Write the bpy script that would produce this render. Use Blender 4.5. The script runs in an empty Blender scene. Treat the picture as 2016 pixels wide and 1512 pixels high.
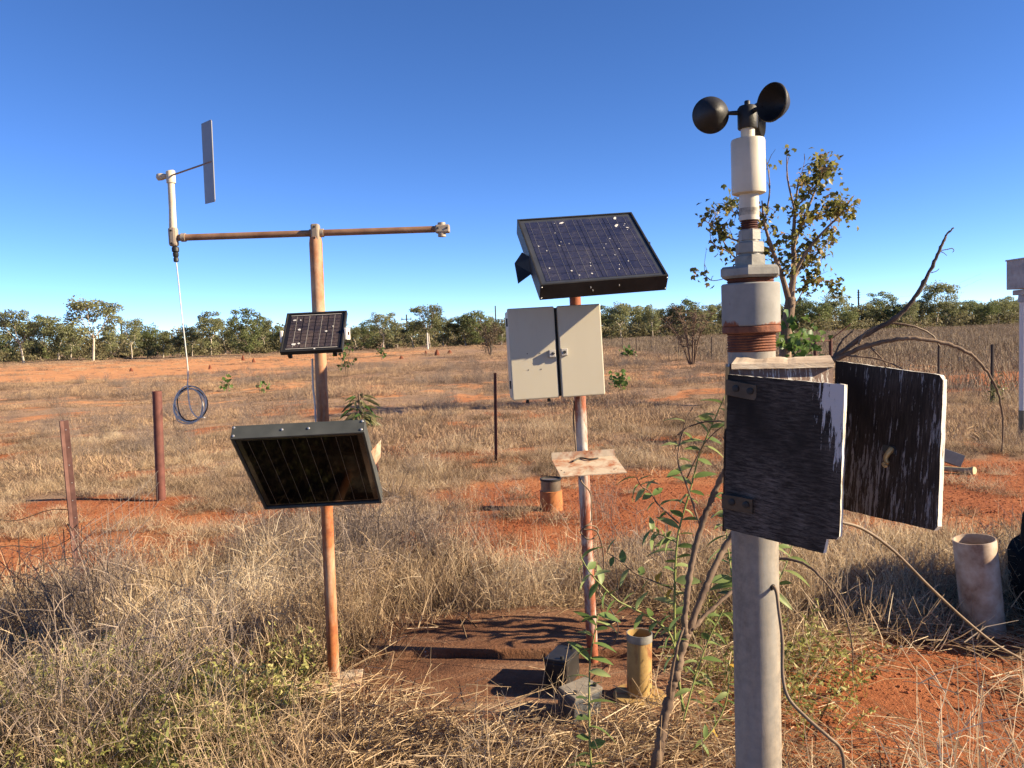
import bpy, math, random
import numpy as np
from mathutils import Vector, Matrix, Euler
R_ = math.radians
random.seed(7)
rng = np.random.default_rng(7)
scene = bpy.context.scene
col = scene.collection

# ------------------------------------------------------------------ camera, world, sun, exposure
CAM_H, PITCH, ROLL = 1.6, R_(3.67), R_(2.1)
FPX, CX, CY = 1560.0, 1008.0, 756.0
_fw = Vector((0, math.cos(PITCH), -math.sin(PITCH)))
_u0 = Vector((0, math.sin(PITCH), math.cos(PITCH)))
_rt = Vector((1, 0, 0)) * math.cos(ROLL) - _u0 * math.sin(ROLL)
_up = _u0 * math.cos(ROLL) + Vector((1, 0, 0)) * math.sin(ROLL)
CAM_O = Vector((0, 0, CAM_H))
cam_d = bpy.data.cameras.new('camera')
cam_d.sensor_width = 36.0
cam_d.lens = 36.0 * FPX / 2016.0
cam_d.clip_start = 0.05
cam_d.clip_end = 4000
cam = bpy.data.objects.new('camera', cam_d)
col.objects.link(cam)
m3 = Matrix((_rt, _up, -_fw)).transposed()
cam.matrix_world = Matrix.Translation(CAM_O) @ m3.to_4x4()
scene.camera = cam

SUN_AZ, SUN_EL = R_(100), R_(25)          # azimuth clockwise from +Y
SUN = Vector((math.sin(SUN_AZ) * math.cos(SUN_EL), math.cos(SUN_AZ) * math.cos(SUN_EL), math.sin(SUN_EL)))
world = bpy.data.worlds.new('World')
scene.world = world
world.use_nodes = True
wn = world.node_tree
wn.nodes.clear()
sky = wn.nodes.new('ShaderNodeTexSky')
sky.sky_type = 'NISHITA'
sky.sun_disc = False
sky.sun_elevation = SUN_EL
sky.sun_rotation = SUN_AZ
sky.altitude = 6500
sky.air_density = 0.9
sky.dust_density = 0.0
sky.ozone_density = 2.0
hs = wn.nodes.new('ShaderNodeHueSaturation')
hs.inputs['Hue'].default_value = 0.507
hs.inputs['Saturation'].default_value = 1.18
bg = wn.nodes.new('ShaderNodeBackground')
bg.inputs['Strength'].default_value = 0.087
wo = wn.nodes.new('ShaderNodeOutputWorld')
wn.links.new(sky.outputs[0], hs.inputs['Color'])
wn.links.new(hs.outputs[0], bg.inputs['Color'])
wn.links.new(bg.outputs[0], wo.inputs['Surface'])
sun_d = bpy.data.lights.new('sun', 'SUN')
sun_d.energy = 5.0
sun_d.angle = R_(0.53)
sun_d.color = (1.0, 0.82, 0.57)
sun = bpy.data.objects.new('sun', sun_d)
col.objects.link(sun)
sun.rotation_euler = (-SUN).to_track_quat('-Z', 'Y').to_euler()
sun.location = SUN * 50
vs = scene.view_settings
vs.view_transform = 'Standard'
vs.look = 'None'
vs.exposure = 1.6
vs.gamma = 1.0
vs.use_curve_mapping = False
scene.render.engine = 'CYCLES'
scene.cycles.use_denoising = True
scene.cycles.denoiser = 'OPENIMAGEDENOISE'
scene.cycles.max_bounces = 6
scene.cycles.transparent_max_bounces = 6
scene.cycles.use_adaptive_sampling = True
scene.cycles.adaptive_threshold = 0.015

# ------------------------------------------------------------------ measuring helpers
def ray(px, py):
    return _fw + (px - CX) / FPX * _rt - (py - CY) / FPX * _up
def at(px, py, d):                      # a point at d metres along the viewing axis
    return CAM_O + d * ray(px, py)
def at_y(px, py, Y):
    v = ray(px, py)
    return CAM_O + v * (Y / v.y)
def gd(px, py, z=0.0):
    v = ray(px, py)
    return CAM_O + v * ((z - CAM_H) / v.z)

# ------------------------------------------------------------------ mesh helpers
class MB:
    def __init__(s):
        s.v = []; s.f = []; s.t = []
    def add(s, vs_, fs, tint=None):
        b = len(s.v)
        s.v += [tuple(p) for p in vs_]
        s.f += [tuple(i + b for i in f) for f in fs]
        if tint is not None:
            s.t += [tint] * len(vs_)
        return s
    def box(s, c, size, mtx=None):
        hx, hy, hz = (k / 2 for k in size)
        vs_ = [Vector((x, y, z)) for x in (-hx, hx) for y in (-hy, hy) for z in (-hz, hz)]
        if mtx is not None:
            vs_ = [mtx @ p for p in vs_]
        vs_ = [p + Vector(c) for p in vs_]
        return s.add(vs_, [(0, 1, 3, 2), (4, 6, 7, 5), (0, 4, 5, 1), (2, 3, 7, 6), (0, 2, 6, 4), (1, 5, 7, 3)])
    def tube(s, pts, rad, n=10, cap=True, tint=None):
        pts = [Vector(p) for p in pts]
        if not hasattr(rad, '__len__'):
            rad = [rad] * len(pts)
        rings = []
        t = (pts[1] - pts[0]).normalized()
        a = t.orthogonal().normalized()
        for i, p in enumerate(pts):
            if 0 < i < len(pts) - 1:
                t2 = ((pts[i + 1] - p).normalized() + (p - pts[i - 1]).normalized())
                t2 = t2.normalized() if t2.length > 1e-6 else t
            elif i == 0:
                t2 = (pts[1] - p).normalized()
            else:
                t2 = (p - pts[i - 1]).normalized()
            a = (a - t2 * a.dot(t2))
            a = a.normalized() if a.length > 1e-6 else t2.orthogonal().normalized()
            b = t2.cross(a)
            rings.append([p + (a * math.cos(2 * math.pi * k / n) + b * math.sin(2 * math.pi * k / n)) * rad[i] for k in range(n)])
            t = t2
        vs_ = [q for r in rings for q in r]
        fs = []
        for i in range(len(pts) - 1):
            for k in range(n):
                fs.append((i * n + k, i * n + (k + 1) % n, (i + 1) * n + (k + 1) % n, (i + 1) * n + k))
        if cap:
            fs.append(tuple(range(n - 1, -1, -1)))
            L = (len(pts) - 1) * n
            fs.append(tuple(L + k for k in range(n)))
        return s.add(vs_, fs, tint)
    def lathe(s, base, prof, n=32, axis=None, rot0=0.0, closed=False):
        # prof: list of (radius, height) ; axis rotation matrix optional
        vs_ = []; fs = []
        for (r, h) in prof:
            for k in range(n):
                a = rot0 + 2 * math.pi * k / n
                p = Vector((r * math.cos(a), r * math.sin(a), h))
                if axis is not None:
                    p = axis @ p
                vs_.append(p + Vector(base))
        m = len(prof)
        for i in range(m - 1):
            for k in range(n):
                fs.append((i * n + k, i * n + (k + 1) % n, (i + 1) * n + (k + 1) % n, (i + 1) * n + k))
        if closed:
            for k in range(n):
                fs.append(((m - 1) * n + k, (m - 1) * n + (k + 1) % n, (k + 1) % n, k))
        else:
            if prof[0][0] > 1e-5: fs.append(tuple(range(n - 1, -1, -1)))
            if prof[-1][0] > 1e-5: fs.append(tuple((m - 1) * n + k for k in range(n)))
        return s.add(vs_, fs)
    def prism(s, outline, t0, t1):      # outline in local x,z ; thickness along local y
        n = len(outline)
        vs_ = [(x, t0, z) for x, z in outline] + [(x, t1, z) for x, z in outline]
        fs = [tuple(range(n)), tuple(range(2 * n - 1, n - 1, -1))]
        fs += [(i, i + n, (i + 1) % n + n, (i + 1) % n) for i in range(n)]
        return s.add(vs_, fs)
    def mesh(s, name):
        me = bpy.data.meshes.new(name)
        me.from_pydata(s.v, [], s.f)
        if s.t and len(s.t) == len(s.v):
            at_ = me.attributes.new('tint', 'FLOAT', 'POINT')
            at_.data.foreach_set('value', np.array(s.t, np.float32))
        me.update()
        return me
    def build(s, name, mat_, parent=None, mtx=None, smooth=None, bevel=0):
        me = s.mesh(name)
        return link(name, me, mat_, parent, mtx, smooth, bevel)

def link(name, me, mat_, parent=None, mtx=None, smooth=None, bevel=0):
    o = bpy.data.objects.new(name, me)
    if mat_ is not None and len(me.materials) == 0:
        me.materials.append(mat_)
    col.objects.link(o)
    if mtx is not None:
        o.matrix_world = mtx
    if parent is not None:
        o.parent = parent
        r = parent
        pos = WORLD_POS.get(parent.name, Matrix.Identity(4))
        o.matrix_parent_inverse = pos.inverted()
    if mtx is not None:
        WORLD_POS[o.name] = mtx.copy()
        if parent is not None:
            o.matrix_basis = mtx
    if smooth is not None:
        me.polygons.foreach_set('use_smooth', [True] * len(me.polygons))
        if smooth < 3.0:
            me.set_sharp_from_angle(angle=smooth)
    if bevel:
        b = o.modifiers.new('bevel', 'BEVEL')
        b.width = bevel; b.segments = 2; b.limit_method = 'ANGLE'
    return o
WORLD_POS = {}

def tag(o, label=None, cat=None, group=None, kind=None):
    if label: o['label'] = label
    if cat: o['category'] = cat
    if group: o['group'] = group
    if kind: o['kind'] = kind
    return o
def thing(name, loc, label, cat, group=None):
    o = bpy.data.objects.new(name, None)
    o.empty_display_size = 0.1
    o.location = loc
    col.objects.link(o)
    WORLD_POS[o.name] = Matrix.Translation(Vector(loc))
    return tag(o, label, cat, group)

def frame(c, tilt, roll, yaw):
    return Matrix.Translation(Vector(c)) @ Matrix.Rotation(yaw, 4, 'Z') @ Matrix.Rotation(tilt, 4, 'X') @ Matrix.Rotation(roll, 4, 'Y')
def smooth_path(pts, n=6):              # Catmull-Rom
    P = [Vector(p) for p in pts]
    P = [P[0] * 2 - P[1]] + P + [P[-1] * 2 - P[-2]]
    out = []
    for i in range(1, len(P) - 2):
        for k in range(n):
            t = k / n
            a, b, c, d = P[i - 1], P[i], P[i + 1], P[i + 2]
            out.append(0.5 * ((2 * b) + (c - a) * t + (2 * a - 5 * b + 4 * c - d) * t * t + (3 * b - a - 3 * c + d) * t ** 3))
    out.append(P[-2])
    return out

# ------------------------------------------------------------------ numpy noise
def vnoise(x, y, seed=0):
    x = np.asarray(x, float); y = np.asarray(y, float)
    xi = np.floor(x).astype(np.int64); yi = np.floor(y).astype(np.int64)
    fx = x - xi; fy = y - yi
    fx = fx * fx * (3 - 2 * fx); fy = fy * fy * (3 - 2 * fy)
    def h(a, b):
        n = (a * 374761393 + b * 668265263 + seed * 974634221) & 0xffffffff
        n = ((n ^ (n >> 13)) * 1274126177) & 0xffffffff
        n = n ^ (n >> 16)
        return (n & 0xffff) / 65535.0
    return (h(xi, yi) * (1 - fx) + h(xi + 1, yi) * fx) * (1 - fy) + (h(xi, yi + 1) * (1 - fx) + h(xi + 1, yi + 1) * fx) * fy
def fbm(x, y, seed=0, oct=4):
    s = 0; a = 0.5; tot = 0
    for k in range(oct):
        s = s + a * vnoise(np.asarray(x) * 2 ** k, np.asarray(y) * 2 ** k, seed + k * 17)
        tot += a; a *= 0.5
    return s / tot
def sstep(a, b, x):
    t = np.clip((x - a) / (b - a), 0, 1)
    return t * t * (3 - 2 * t)
def ell(x, y, cx, cy, rx, ry, soft=0.5):
    d = np.sqrt(((x - cx) / rx) ** 2 + ((y - cy) / ry) ** 2)
    return 1 - sstep(1 - soft, 1 + soft, d)
def seg(x, y, x0, y0, x1, y1, w):
    dx, dy = x1 - x0, y1 - y0
    t = np.clip(((x - x0) * dx + (y - y0) * dy) / (dx * dx + dy * dy), 0, 1)
    d = np.hypot(x - x0 - t * dx, y - y0 - t * dy)
    return 1 - sstep(w * 0.5, w * 1.5, d)

def bare(x, y):                         # 0 grown over .. 1 open soil
    n = fbm(x * 0.9, y * 0.9, 3) - 0.5
    n2 = fbm(x * 0.25, y * 0.25, 9) - 0.5
    m = np.zeros_like(x)
    for e in ((1.0, 7.7, 1.95, 1.15), (-3.5, 6.0, 1.3, 1.05), (-4.2, 7.7, 1.5, 0.7), (1.75, 3.1, 1.15, 0.8), (2.25, 3.85, 0.7, 0.3), (2.9, 3.3, 1.2, 0.9),
              (4.7, 7.7, 2.2, 1.1), (4.0, 6.5, 1.3, 0.6), (6.0, 5.9, 1.5, 1.0), (0.25, 6.3, 1.3, 0.7), (0.25, 5.4, 0.85, 0.5), (-2.3, 7.2, 0.9, 0.4), (3.0, 5.9, 0.8, 0.4), (0.1, 10.6, 1.6, 0.35), (2.6, 11.2, 1.5, 0.3)):
        m = np.maximum(m, ell(x + n * 0.9, y + n * 0.7, *e))
    m = np.maximum(m, 0.8 * seg(x + n, y, -2.6, 10.3, 0.0, 14.6, 0.28))
    m = np.maximum(m, 0.8 * seg(x + n, y, 0.0, 14.6, 5.0, 19.5, 0.25))
    m = np.maximum(m, sstep(0.04, 0.15, n2 + 0.35 * n) * 0.8 * sstep(7, 12, y) * (1 - 0.55 * sstep(13, 20, y)))          # scattered openings
    m = np.maximum(m, sstep(0.03, 0.13, n) * 0.75 * sstep(5.0, 7, y) * (1 - sstep(25, 40, y)))
    m = np.maximum(m, sstep(36, 43, y + 16 * n2 + 0.5 * np.clip(x + 10, 0, 60)) * (1 - sstep(84, 98, y)) * (1 - sstep(-20, 2, x)) * (0.75 + 0.25 * sstep(-0.1, 0.1, n)))
    m = np.maximum(m, 0.95 * (1 - sstep(1.0, 2.0, np.abs(y + n2 * 4 - 20.3))) * sstep(8.2, 9.2, x))
    return np.clip(m, 0, 1)
def gz(x, y):
    x = np.asarray(x, float); y = np.asarray(y, float)
    d = np.hypot(x, y)
    z = (fbm(x * 1.3, y * 1.3, 21) - 0.5) * 0.07 * (1 - sstep(5, 20, d)) + (fbm(x * 0.2, y * 0.2, 31, 3) - 0.5) * 0.35 * sstep(7, 25, d)
    z = z + 0.35 * sstep(-2, -8, x) * 0
    flat = np.maximum(ell(x, y, 0.0, 3.6, 1.1, 1.0, 0.3), 0)
    return z * (1 - flat)
def gzf(x, y):
    return float(gz(np.array([x]), np.array([y]))[0])

# ------------------------------------------------------------------ materials
ALB = 0.76                              # overall reflectance level of the dusty place
def kc(c):
    return tuple(v * ALB for v in c)
def newmat(name):
    m = bpy.data.materials.new(name)
    m.use_nodes = True
    nt = m.node_tree
    return m, nt, nt.nodes['Principled BSDF'], nt.nodes['Material Output']
def N(nt, t, **kw):
    n = nt.nodes.new(t)
    for k, v in kw.items():
        setattr(n, k, v)
    return n
def ramp(nt, stops, fac=None, interp='LINEAR'):
    r = N(nt, 'ShaderNodeValToRGB')
    r.color_ramp.interpolation = interp
    e = r.color_ramp.elements
    while len(e) < len(stops): e.new(0.5)
    for el_, (p, c) in zip(e, stops):
        el_.position = p; el_.color = (*c, 1) if len(c) == 3 else c
    if fac is not None: nt.links.new(fac, r.inputs['Fac'])
    return r
def noise(nt, scale, detail=5, rough=0.55, stretch=(1, 1, 1), coord='Object', dist=0.0, loc=(0, 0, 0)):
    tc = N(nt, 'ShaderNodeTexCoord')
    mp = N(nt, 'ShaderNodeMapping')
    mp.inputs['Scale'].default_value = stretch
    mp.inputs['Location'].default_value = loc
    nt.links.new(tc.outputs[coord], mp.inputs['Vector'])
    n = N(nt, 'ShaderNodeTexNoise')
    n.inputs['Scale'].default_value = scale
    n.inputs['Detail'].default_value = detail
    n.inputs['Roughness'].default_value = rough
    n.inputs['Distortion'].default_value = dist
    nt.links.new(mp.outputs[0], n.inputs['Vector'])
    return n
def mix(nt, fac, a, b, mode='MIX'):
    m = N(nt, 'ShaderNodeMix', data_type='RGBA', blend_type=mode)
    if hasattr(fac, 'links'): nt.links.new(fac, m.inputs[0])
    else: m.inputs[0].default_value = fac
    for s_, q in ((6, a), (7, b)):
        if hasattr(q, 'links'): nt.links.new(q, m.inputs[s_])
        else: m.inputs[s_].default_value = (*q, 1)
    return m.outputs[2]
def math_(nt, op, a, b=None, c=None, clamp=False):
    m = N(nt, 'ShaderNodeMath', operation=op)
    m.use_clamp = clamp
    for i, q in enumerate((a, b, c)):
        if q is None: continue
        if hasattr(q, 'links'): nt.links.new(q, m.inputs[i])
        else: m.inputs[i].default_value = q
    return m.outputs[0]
def bump(nt, p, h, strength=0.3, dist=0.01):
    b = N(nt, 'ShaderNodeBump')
    b.inputs['Strength'].default_value = strength
    b.inputs['Distance'].default_value = dist
    nt.links.new(h, b.inputs['Height'])
    nt.links.new(b.outputs[0], p.inputs['Normal'])
def surf(name, stops, scale=6, rough=0.6, metal=0.0, bmp=0.15, bscale=None, stretch=(1, 1, 1), spec=0.35, detail=6, bd=0.004, dist=0.0):
    m, nt, p, o = newmat(name)
    n = noise(nt, scale, detail, 0.6, stretch, dist=dist)
    r = ramp(nt, [(q, kc(c)) for q, c in stops], n.outputs['Fac'])
    nt.links.new(r.outputs[0], p.inputs['Base Color'])
    p.inputs['Roughness'].default_value = rough
    p.inputs['Metallic'].default_value = metal
    p.inputs['Specular IOR Level'].default_value = spec
    if bmp:
        n2 = noise(nt, bscale or scale * 6, 4, 0.6, stretch)
        bump(nt, p, n2.outputs['Fac'], bmp, bd)
    return m
def paint_over_rust(name, paint, rust, dark, cover=0.5, scale=9, stretch=(1, 1, 0.4), edge=0.06, z_lo=None, z_hi=None):
    paint, rust, dark = kc(paint), kc(rust), kc(dark)
    m, nt, p, o = newmat(name)
    n = noise(nt, scale, 8, 0.65, stretch, dist=0.4)
    f = n.outputs['Fac']
    if z_lo is not None:                # more rust toward the given height, a weathering gradient of the paint itself
        g = N(nt, 'ShaderNodeTexCoord'); sx = N(nt, 'ShaderNodeSeparateXYZ')
        nt.links.new(g.outputs['Object'], sx.inputs[0])
        mr = N(nt, 'ShaderNodeMapRange'); mr.inputs[1].default_value = z_lo; mr.inputs[2].default_value = z_hi
        mr.inputs[3].default_value = 0.22; mr.inputs[4].default_value = -0.12
        nt.links.new(sx.outputs[2], mr.inputs[0])
        f = math_(nt, 'ADD', f, mr.outputs[0])
    mk = ramp(nt, [(cover - edge, (0, 0, 0)), (cover + edge, (1, 1, 1))], f)
    rn = noise(nt, scale * 5, 6, 0.7)
    rc = ramp(nt, [(0.3, dark), (0.62, rust)], rn.outputs['Fac'])
    pn = noise(nt, scale * 2.2, 5, 0.6)
    pc = ramp(nt, [(0.35, tuple(c * 0.8 for c in paint)), (0.65, paint)], pn.outputs['Fac'])
    c = mix(nt, mk.outputs[0], pc.outputs[0], rc.outputs[0])
    nt.links.new(c, p.inputs['Base Color'])
    p.inputs['Roughness'].default_value = 0.72
    p.inputs['Specular IOR Level'].default_value = 0.25
    h = math_(nt, 'ADD', mk.outputs[0], rn.outputs['Fac'])
    bump(nt, p, h, 0.25, 0.002)
    return m
def leafmat(name, stops, trans=0.35, rough=0.55, var=0.25, attr='tint', pos_scale=0.25, spec=0.25, pa=0.7):
    m, nt, p, o = newmat(name)
    a = N(nt, 'ShaderNodeAttribute'); a.attribute_name = attr
    oi = N(nt, 'ShaderNodeObjectInfo')
    g = N(nt, 'ShaderNodeNewGeometry')
    n = N(nt, 'ShaderNodeTexNoise'); n.inputs['Scale'].default_value = pos_scale; n.inputs['Detail'].default_value = 3
    nt.links.new(g.outputs['Position'], n.inputs['Vector'])
    v = math_(nt, 'MULTIPLY_ADD', oi.outputs['Random'], var, a.outputs['Fac'])
    v = math_(nt, 'MULTIPLY_ADD', n.outputs['Fac'], pa, v)
    v = math_(nt, 'SUBTRACT', v, pa * 0.5 + var * 0.5, clamp=True)
    r = ramp(nt, [(q, kc(c)) for q, c in stops], v)
    nt.links.new(r.outputs[0], p.inputs['Base Color'])
    p.inputs['Roughness'].default_value = rough
    p.inputs['Specular IOR Level'].default_value = spec
    t = N(nt, 'ShaderNodeBsdfTranslucent')
    nt.links.new(r.outputs[0], t.inputs['Color'])
    ms = N(nt, 'ShaderNodeMixShader'); ms.inputs[0].default_value = trans
    nt.links.new(p.outputs[0], ms.inputs[1]); nt.links.new(t.outputs[0], ms.inputs[2])
    nt.links.new(ms.outputs[0], o.inputs['Surface'])
    return m

M = {}
M['rust_mast'] = paint_over_rust('rusted cream mast', (0.62, 0.47, 0.32), (0.46, 0.16, 0.055), (0.25, 0.075, 0.03), 0.47, 7, (1, 1, 0.3), 0.1)
M['white_mast'] = paint_over_rust('chipped white mast', (0.62, 0.57, 0.5), (0.38, 0.12, 0.06), (0.2, 0.06, 0.03), 0.48, 9, (1, 1, 0.3), 0.05)
M['rust_sheet'] = paint_over_rust('rust speckled cream sheet', (0.66, 0.54, 0.4), (0.45, 0.17, 0.07), (0.25, 0.08, 0.04), 0.55, 14, (1, 1, 1), 0.1)
M['arm'] = surf('brown oxidised pipe', [(0.3, (0.2, 0.1, 0.055)), (0.7, (0.37, 0.21, 0.12))], 14, 0.6, 0.1, 0.1)
M['fitting'] = surf('dull cast fitting', [(0.3, (0.28, 0.22, 0.16)), (0.7, (0.46, 0.38, 0.29))], 20, 0.55, 0.15, 0.08)
M['cream_pvc'] = surf('cream plastic', [(0.3, (0.55, 0.45, 0.32)), (0.7, (0.68, 0.6, 0.46))], 12, 0.5, 0, 0.05)
M['bone'] = surf('ivory enamel', [(0.25, (0.5, 0.44, 0.33)), (0.6, (0.64, 0.58, 0.46))], 10, 0.45, 0, 0.06)
M['cabinet'] = surf('beige powder coat', [(0.28, (0.46, 0.4, 0.29)), (0.42, (0.53, 0.475, 0.355)), (0.7, (0.56, 0.505, 0.38))], 5, 0.42, 0, 0.03, spec=0.4, stretch=(1, 1, 0.3))
M['black_pl'] = surf('black weathered plastic', [(0.3, (0.008, 0.008, 0.009)), (0.75, (0.028, 0.026, 0.024))], 18, 0.55, 0, 0.25, spec=0.35)
M['dark_frame'] = surf('dark anodised frame', [(0.3, (0.018, 0.018, 0.018)), (0.7, (0.045, 0.043, 0.04))], 12, 0.5, 0.2, 0.08)
M['grey_frame'] = surf('grey green frame', [(0.3, (0.045, 0.05, 0.048)), (0.7, (0.09, 0.095, 0.09))], 8, 0.55, 0.1, 0.08)
M['galv'] = paint_over_rust('stained galvanised pipe', (0.36, 0.35, 0.32), (0.34, 0.285, 0.22), (0.18, 0.155, 0.13), 0.5, 8, (1, 1, 0.14), 0.14)
M['galv_fit'] = surf('galvanised fitting', [(0.25, (0.16, 0.15, 0.13)), (0.5, (0.28, 0.27, 0.24)), (0.75, (0.37, 0.355, 0.32))], 22, 0.55, 0.2, 0.15)
M['rust_thread'] = surf('rusted thread', [(0.3, (0.09, 0.03, 0.02)), (0.7, (0.29, 0.105, 0.05))], 30, 0.8, 0, 0.4)
M['rust_dark'] = surf('dark rust', [(0.3, (0.055, 0.02, 0.016)), (0.7, (0.13, 0.045, 0.03))], 16, 0.8, 0, 0.3)
M['picket'] = surf('rusty steel picket', [(0.3, (0.1, 0.045, 0.035)), (0.7, (0.2, 0.1, 0.08))], 12, 0.6, 0.2, 0.2)
M['dark_post'] = surf('black steel post', [(0.3, (0.02, 0.012, 0.01)), (0.7, (0.05, 0.028, 0.022))], 12, 0.7, 0, 0.1)
M['screw'] = surf('bright screw', [(0.3, (0.6, 0.58, 0.54)), (0.7, (0.8, 0.78, 0.74))], 12, 0.3, 0.7, 0)
M['cable_grey'] = surf('grey cable', [(0.3, (0.56, 0.54, 0.5)), (0.7, (0.74, 0.72, 0.67))], 20, 0.5, 0, 0)
M['cable_dark'] = surf('dark cable', [(0.3, (0.025, 0.02, 0.018)), (0.7, (0.06, 0.048, 0.038))], 20, 0.5, 0, 0)
M['cable_brown'] = surf('sun-faded cable', [(0.3, (0.13, 0.085, 0.05)), (0.7, (0.26, 0.18, 0.11))], 14, 0.6, 0, 0)
M['blackbox'] = surf('dusty black case', [(0.3, (0.012, 0.012, 0.013)), (0.75, (0.035, 0.032, 0.03))], 9, 0.5, 0, 0.1)
M['tank'] = surf('matte black poly', [(0.3, (0.01, 0.01, 0.01)), (0.75, (0.022, 0.02, 0.018))], 9, 0.95, 0, 0.1, spec=0.05)
M['dustlid'] = surf('dusty grey lid', [(0.3, (0.16, 0.14, 0.115)), (0.7, (0.3, 0.26, 0.21))], 9, 0.8, 0, 0.1)
M['greybox'] = surf('slate grey case', [(0.3, (0.06, 0.065, 0.075)), (0.7, (0.1, 0.105, 0.115))], 9, 0.55, 0, 0.1)
M['can'] = paint_over_rust('yellowed can', (0.46, 0.3, 0.11), (0.33, 0.13, 0.05), (0.15, 0.06, 0.03), 0.57, 12, (1, 1, 0.5), 0.06)
M['orange_tin'] = surf('orange rust tin', [(0.3, (0.38, 0.13, 0.04)), (0.7, (0.52, 0.21, 0.07))], 8, 0.7, 0, 0.15)
M['pvc_dirty'] = surf('dirt stained white pipe', [(0.3, (0.26, 0.145, 0.085)), (0.46, (0.46, 0.335, 0.235)), (0.6, (0.58, 0.47, 0.36)), (0.75, (0.63, 0.54, 0.44))], 9, 0.6, 0, 0.08)
M['white_pole'] = surf('white painted pole', [(0.3, (0.66, 0.62, 0.55)), (0.7, (0.78, 0.75, 0.68))], 8, 0.5, 0, 0.05)
M['grey_louvre'] = surf('greyed plastic louvre', [(0.3, (0.3, 0.27, 0.24)), (0.7, (0.5, 0.47, 0.42))], 8, 0.6, 0, 0.1)
M['twig'] = surf('grey brown bark', [(0.3, (0.1, 0.062, 0.042)), (0.7, (0.24, 0.165, 0.11))], 18, 0.85, 0, 0.4, stretch=(1, 1, 0.3))
M['deadwood'] = surf('dark dead wood', [(0.3, (0.05, 0.032, 0.026)), (0.7, (0.15, 0.105, 0.075))], 18, 0.85, 0, 0.4)
M['greenstem'] = surf('green stem', [(0.3, (0.16, 0.19, 0.05)), (0.7, (0.3, 0.33, 0.1))], 14, 0.6, 0, 0)
M['tree_bark'] = surf('flaky brown bark', [(0.3, (0.13, 0.085, 0.055)), (0.7, (0.34, 0.24, 0.16))], 7, 0.85, 0, 0.5, stretch=(1, 1, 0.25), bd=0.03)
M['gum_bark'] = surf('pale gum bark', [(0.3, (0.34, 0.28, 0.21)), (0.7, (0.66, 0.58, 0.48))], 1.5, 0.8, 0, 0.2, bd=0.03)
M['dull_bark'] = surf('dull grey bark', [(0.3, (0.12, 0.09, 0.065)), (0.7, (0.26, 0.2, 0.15))], 1.5, 0.85, 0, 0.2, bd=0.03)
M['pole_wood'] = surf('dark power pole', [(0.3, (0.03, 0.025, 0.02)), (0.7, (0.07, 0.055, 0.045))], 4, 0.8, 0, 0)
M['hook_sun_tint'] = surf('hook tinted as sunlit', [(0.3, (0.6, 0.36, 0.12)), (0.7, (0.85, 0.6, 0.28))], 25, 0.4, 0.3, 0.1)  # pale tint stands in for sunlight reaching the hook through the door
M['brass'] = surf('brassy strap', [(0.3, (0.05, 0.036, 0.024)), (0.7, (0.12, 0.085, 0.055))], 25, 0.5, 0.4, 0.2)
M['mound'] = surf('termite mound earth', [(0.3, (0.12, 0.035, 0.018)), (0.7, (0.24, 0.075, 0.035))], 8, 0.9, 0, 0.4, bd=0.02)
M['red_stone'] = surf('red clod', [(0.3, (0.2, 0.05, 0.018)), (0.7, (0.36, 0.1, 0.035))], 14, 0.9, 0, 0.4)

M['leaf_shrub'] = leafmat('shrub leaf', [(0.0, (0.06, 0.1, 0.03)), (0.45, (0.19, 0.28, 0.085)), (1.0, (0.4, 0.46, 0.19))], 0.45, 0.45, 0.5)
M['leaf_yellow'] = leafmat('yellow leaf', [(0.0, (0.5, 0.3, 0.03)), (1.0, (0.62, 0.42, 0.08))], 0.4, 0.5)
M['leaf_lone'] = leafmat('olive and bronze leaf', [(0.0, (0.03, 0.036, 0.012)), (0.4, (0.115, 0.125, 0.03)), (0.72, (0.3, 0.27, 0.07)), (1.0, (0.4, 0.26, 0.11))], 0.48, 0.4, 0.0, pos_scale=0.9)
M['leaf_green'] = leafmat('fresh green leaf', [(0.0, (0.02, 0.05, 0.012)), (0.5, (0.08, 0.16, 0.035)), (1.0, (0.2, 0.29, 0.08))], 0.35, 0.4, 0.3)
M['leaf_pale'] = leafmat('pale long leaf', [(0.0, (0.06, 0.06, 0.02)), (0.5, (0.2, 0.19, 0.08)), (1.0, (0.42, 0.38, 0.2))], 0.35, 0.45, 0.4)
M['gum_leaf'] = leafmat('grey green gum leaf', [(0.0, (0.12, 0.13, 0.065)), (0.5, (0.27, 0.285, 0.135)), (1.0, (0.43, 0.43, 0.22))], 0.48, 0.5, 0.35, pos_scale=0.08)
M['dense_leaf'] = leafmat('dense green leaf', [(0.0, (0.085, 0.11, 0.045)), (0.5, (0.205, 0.24, 0.095)), (1.0, (0.35, 0.365, 0.16))], 0.48, 0.5, 0.35, pos_scale=0.08)
M['dry_leaf'] = leafmat('sparse brown leaf', [(0.0, (0.05, 0.035, 0.022)), (0.5, (0.13, 0.09, 0.045)), (1.0, (0.22, 0.16, 0.08))], 0.2, 0.6, 0.3)
M['scrub_leaf'] = leafmat('olive scrub leaf', [(0.0, (0.08, 0.075, 0.04)), (0.5, (0.18, 0.165, 0.08)), (1.0, (0.31, 0.265, 0.14))], 0.4, 0.6, 0.3, pos_scale=0.06)
GRASS = [(0.0, (0.07, 0.046, 0.032)), (0.25, (0.26, 0.175, 0.11)), (0.5, (0.5, 0.36, 0.225)), (0.75, (0.7, 0.53, 0.34)), (1.0, (0.85, 0.72, 0.52))]
M['grass'] = leafmat('dry grass', GRASS, 0.36, 0.6, 0.35, pos_scale=0.6, pa=1.5)
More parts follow.
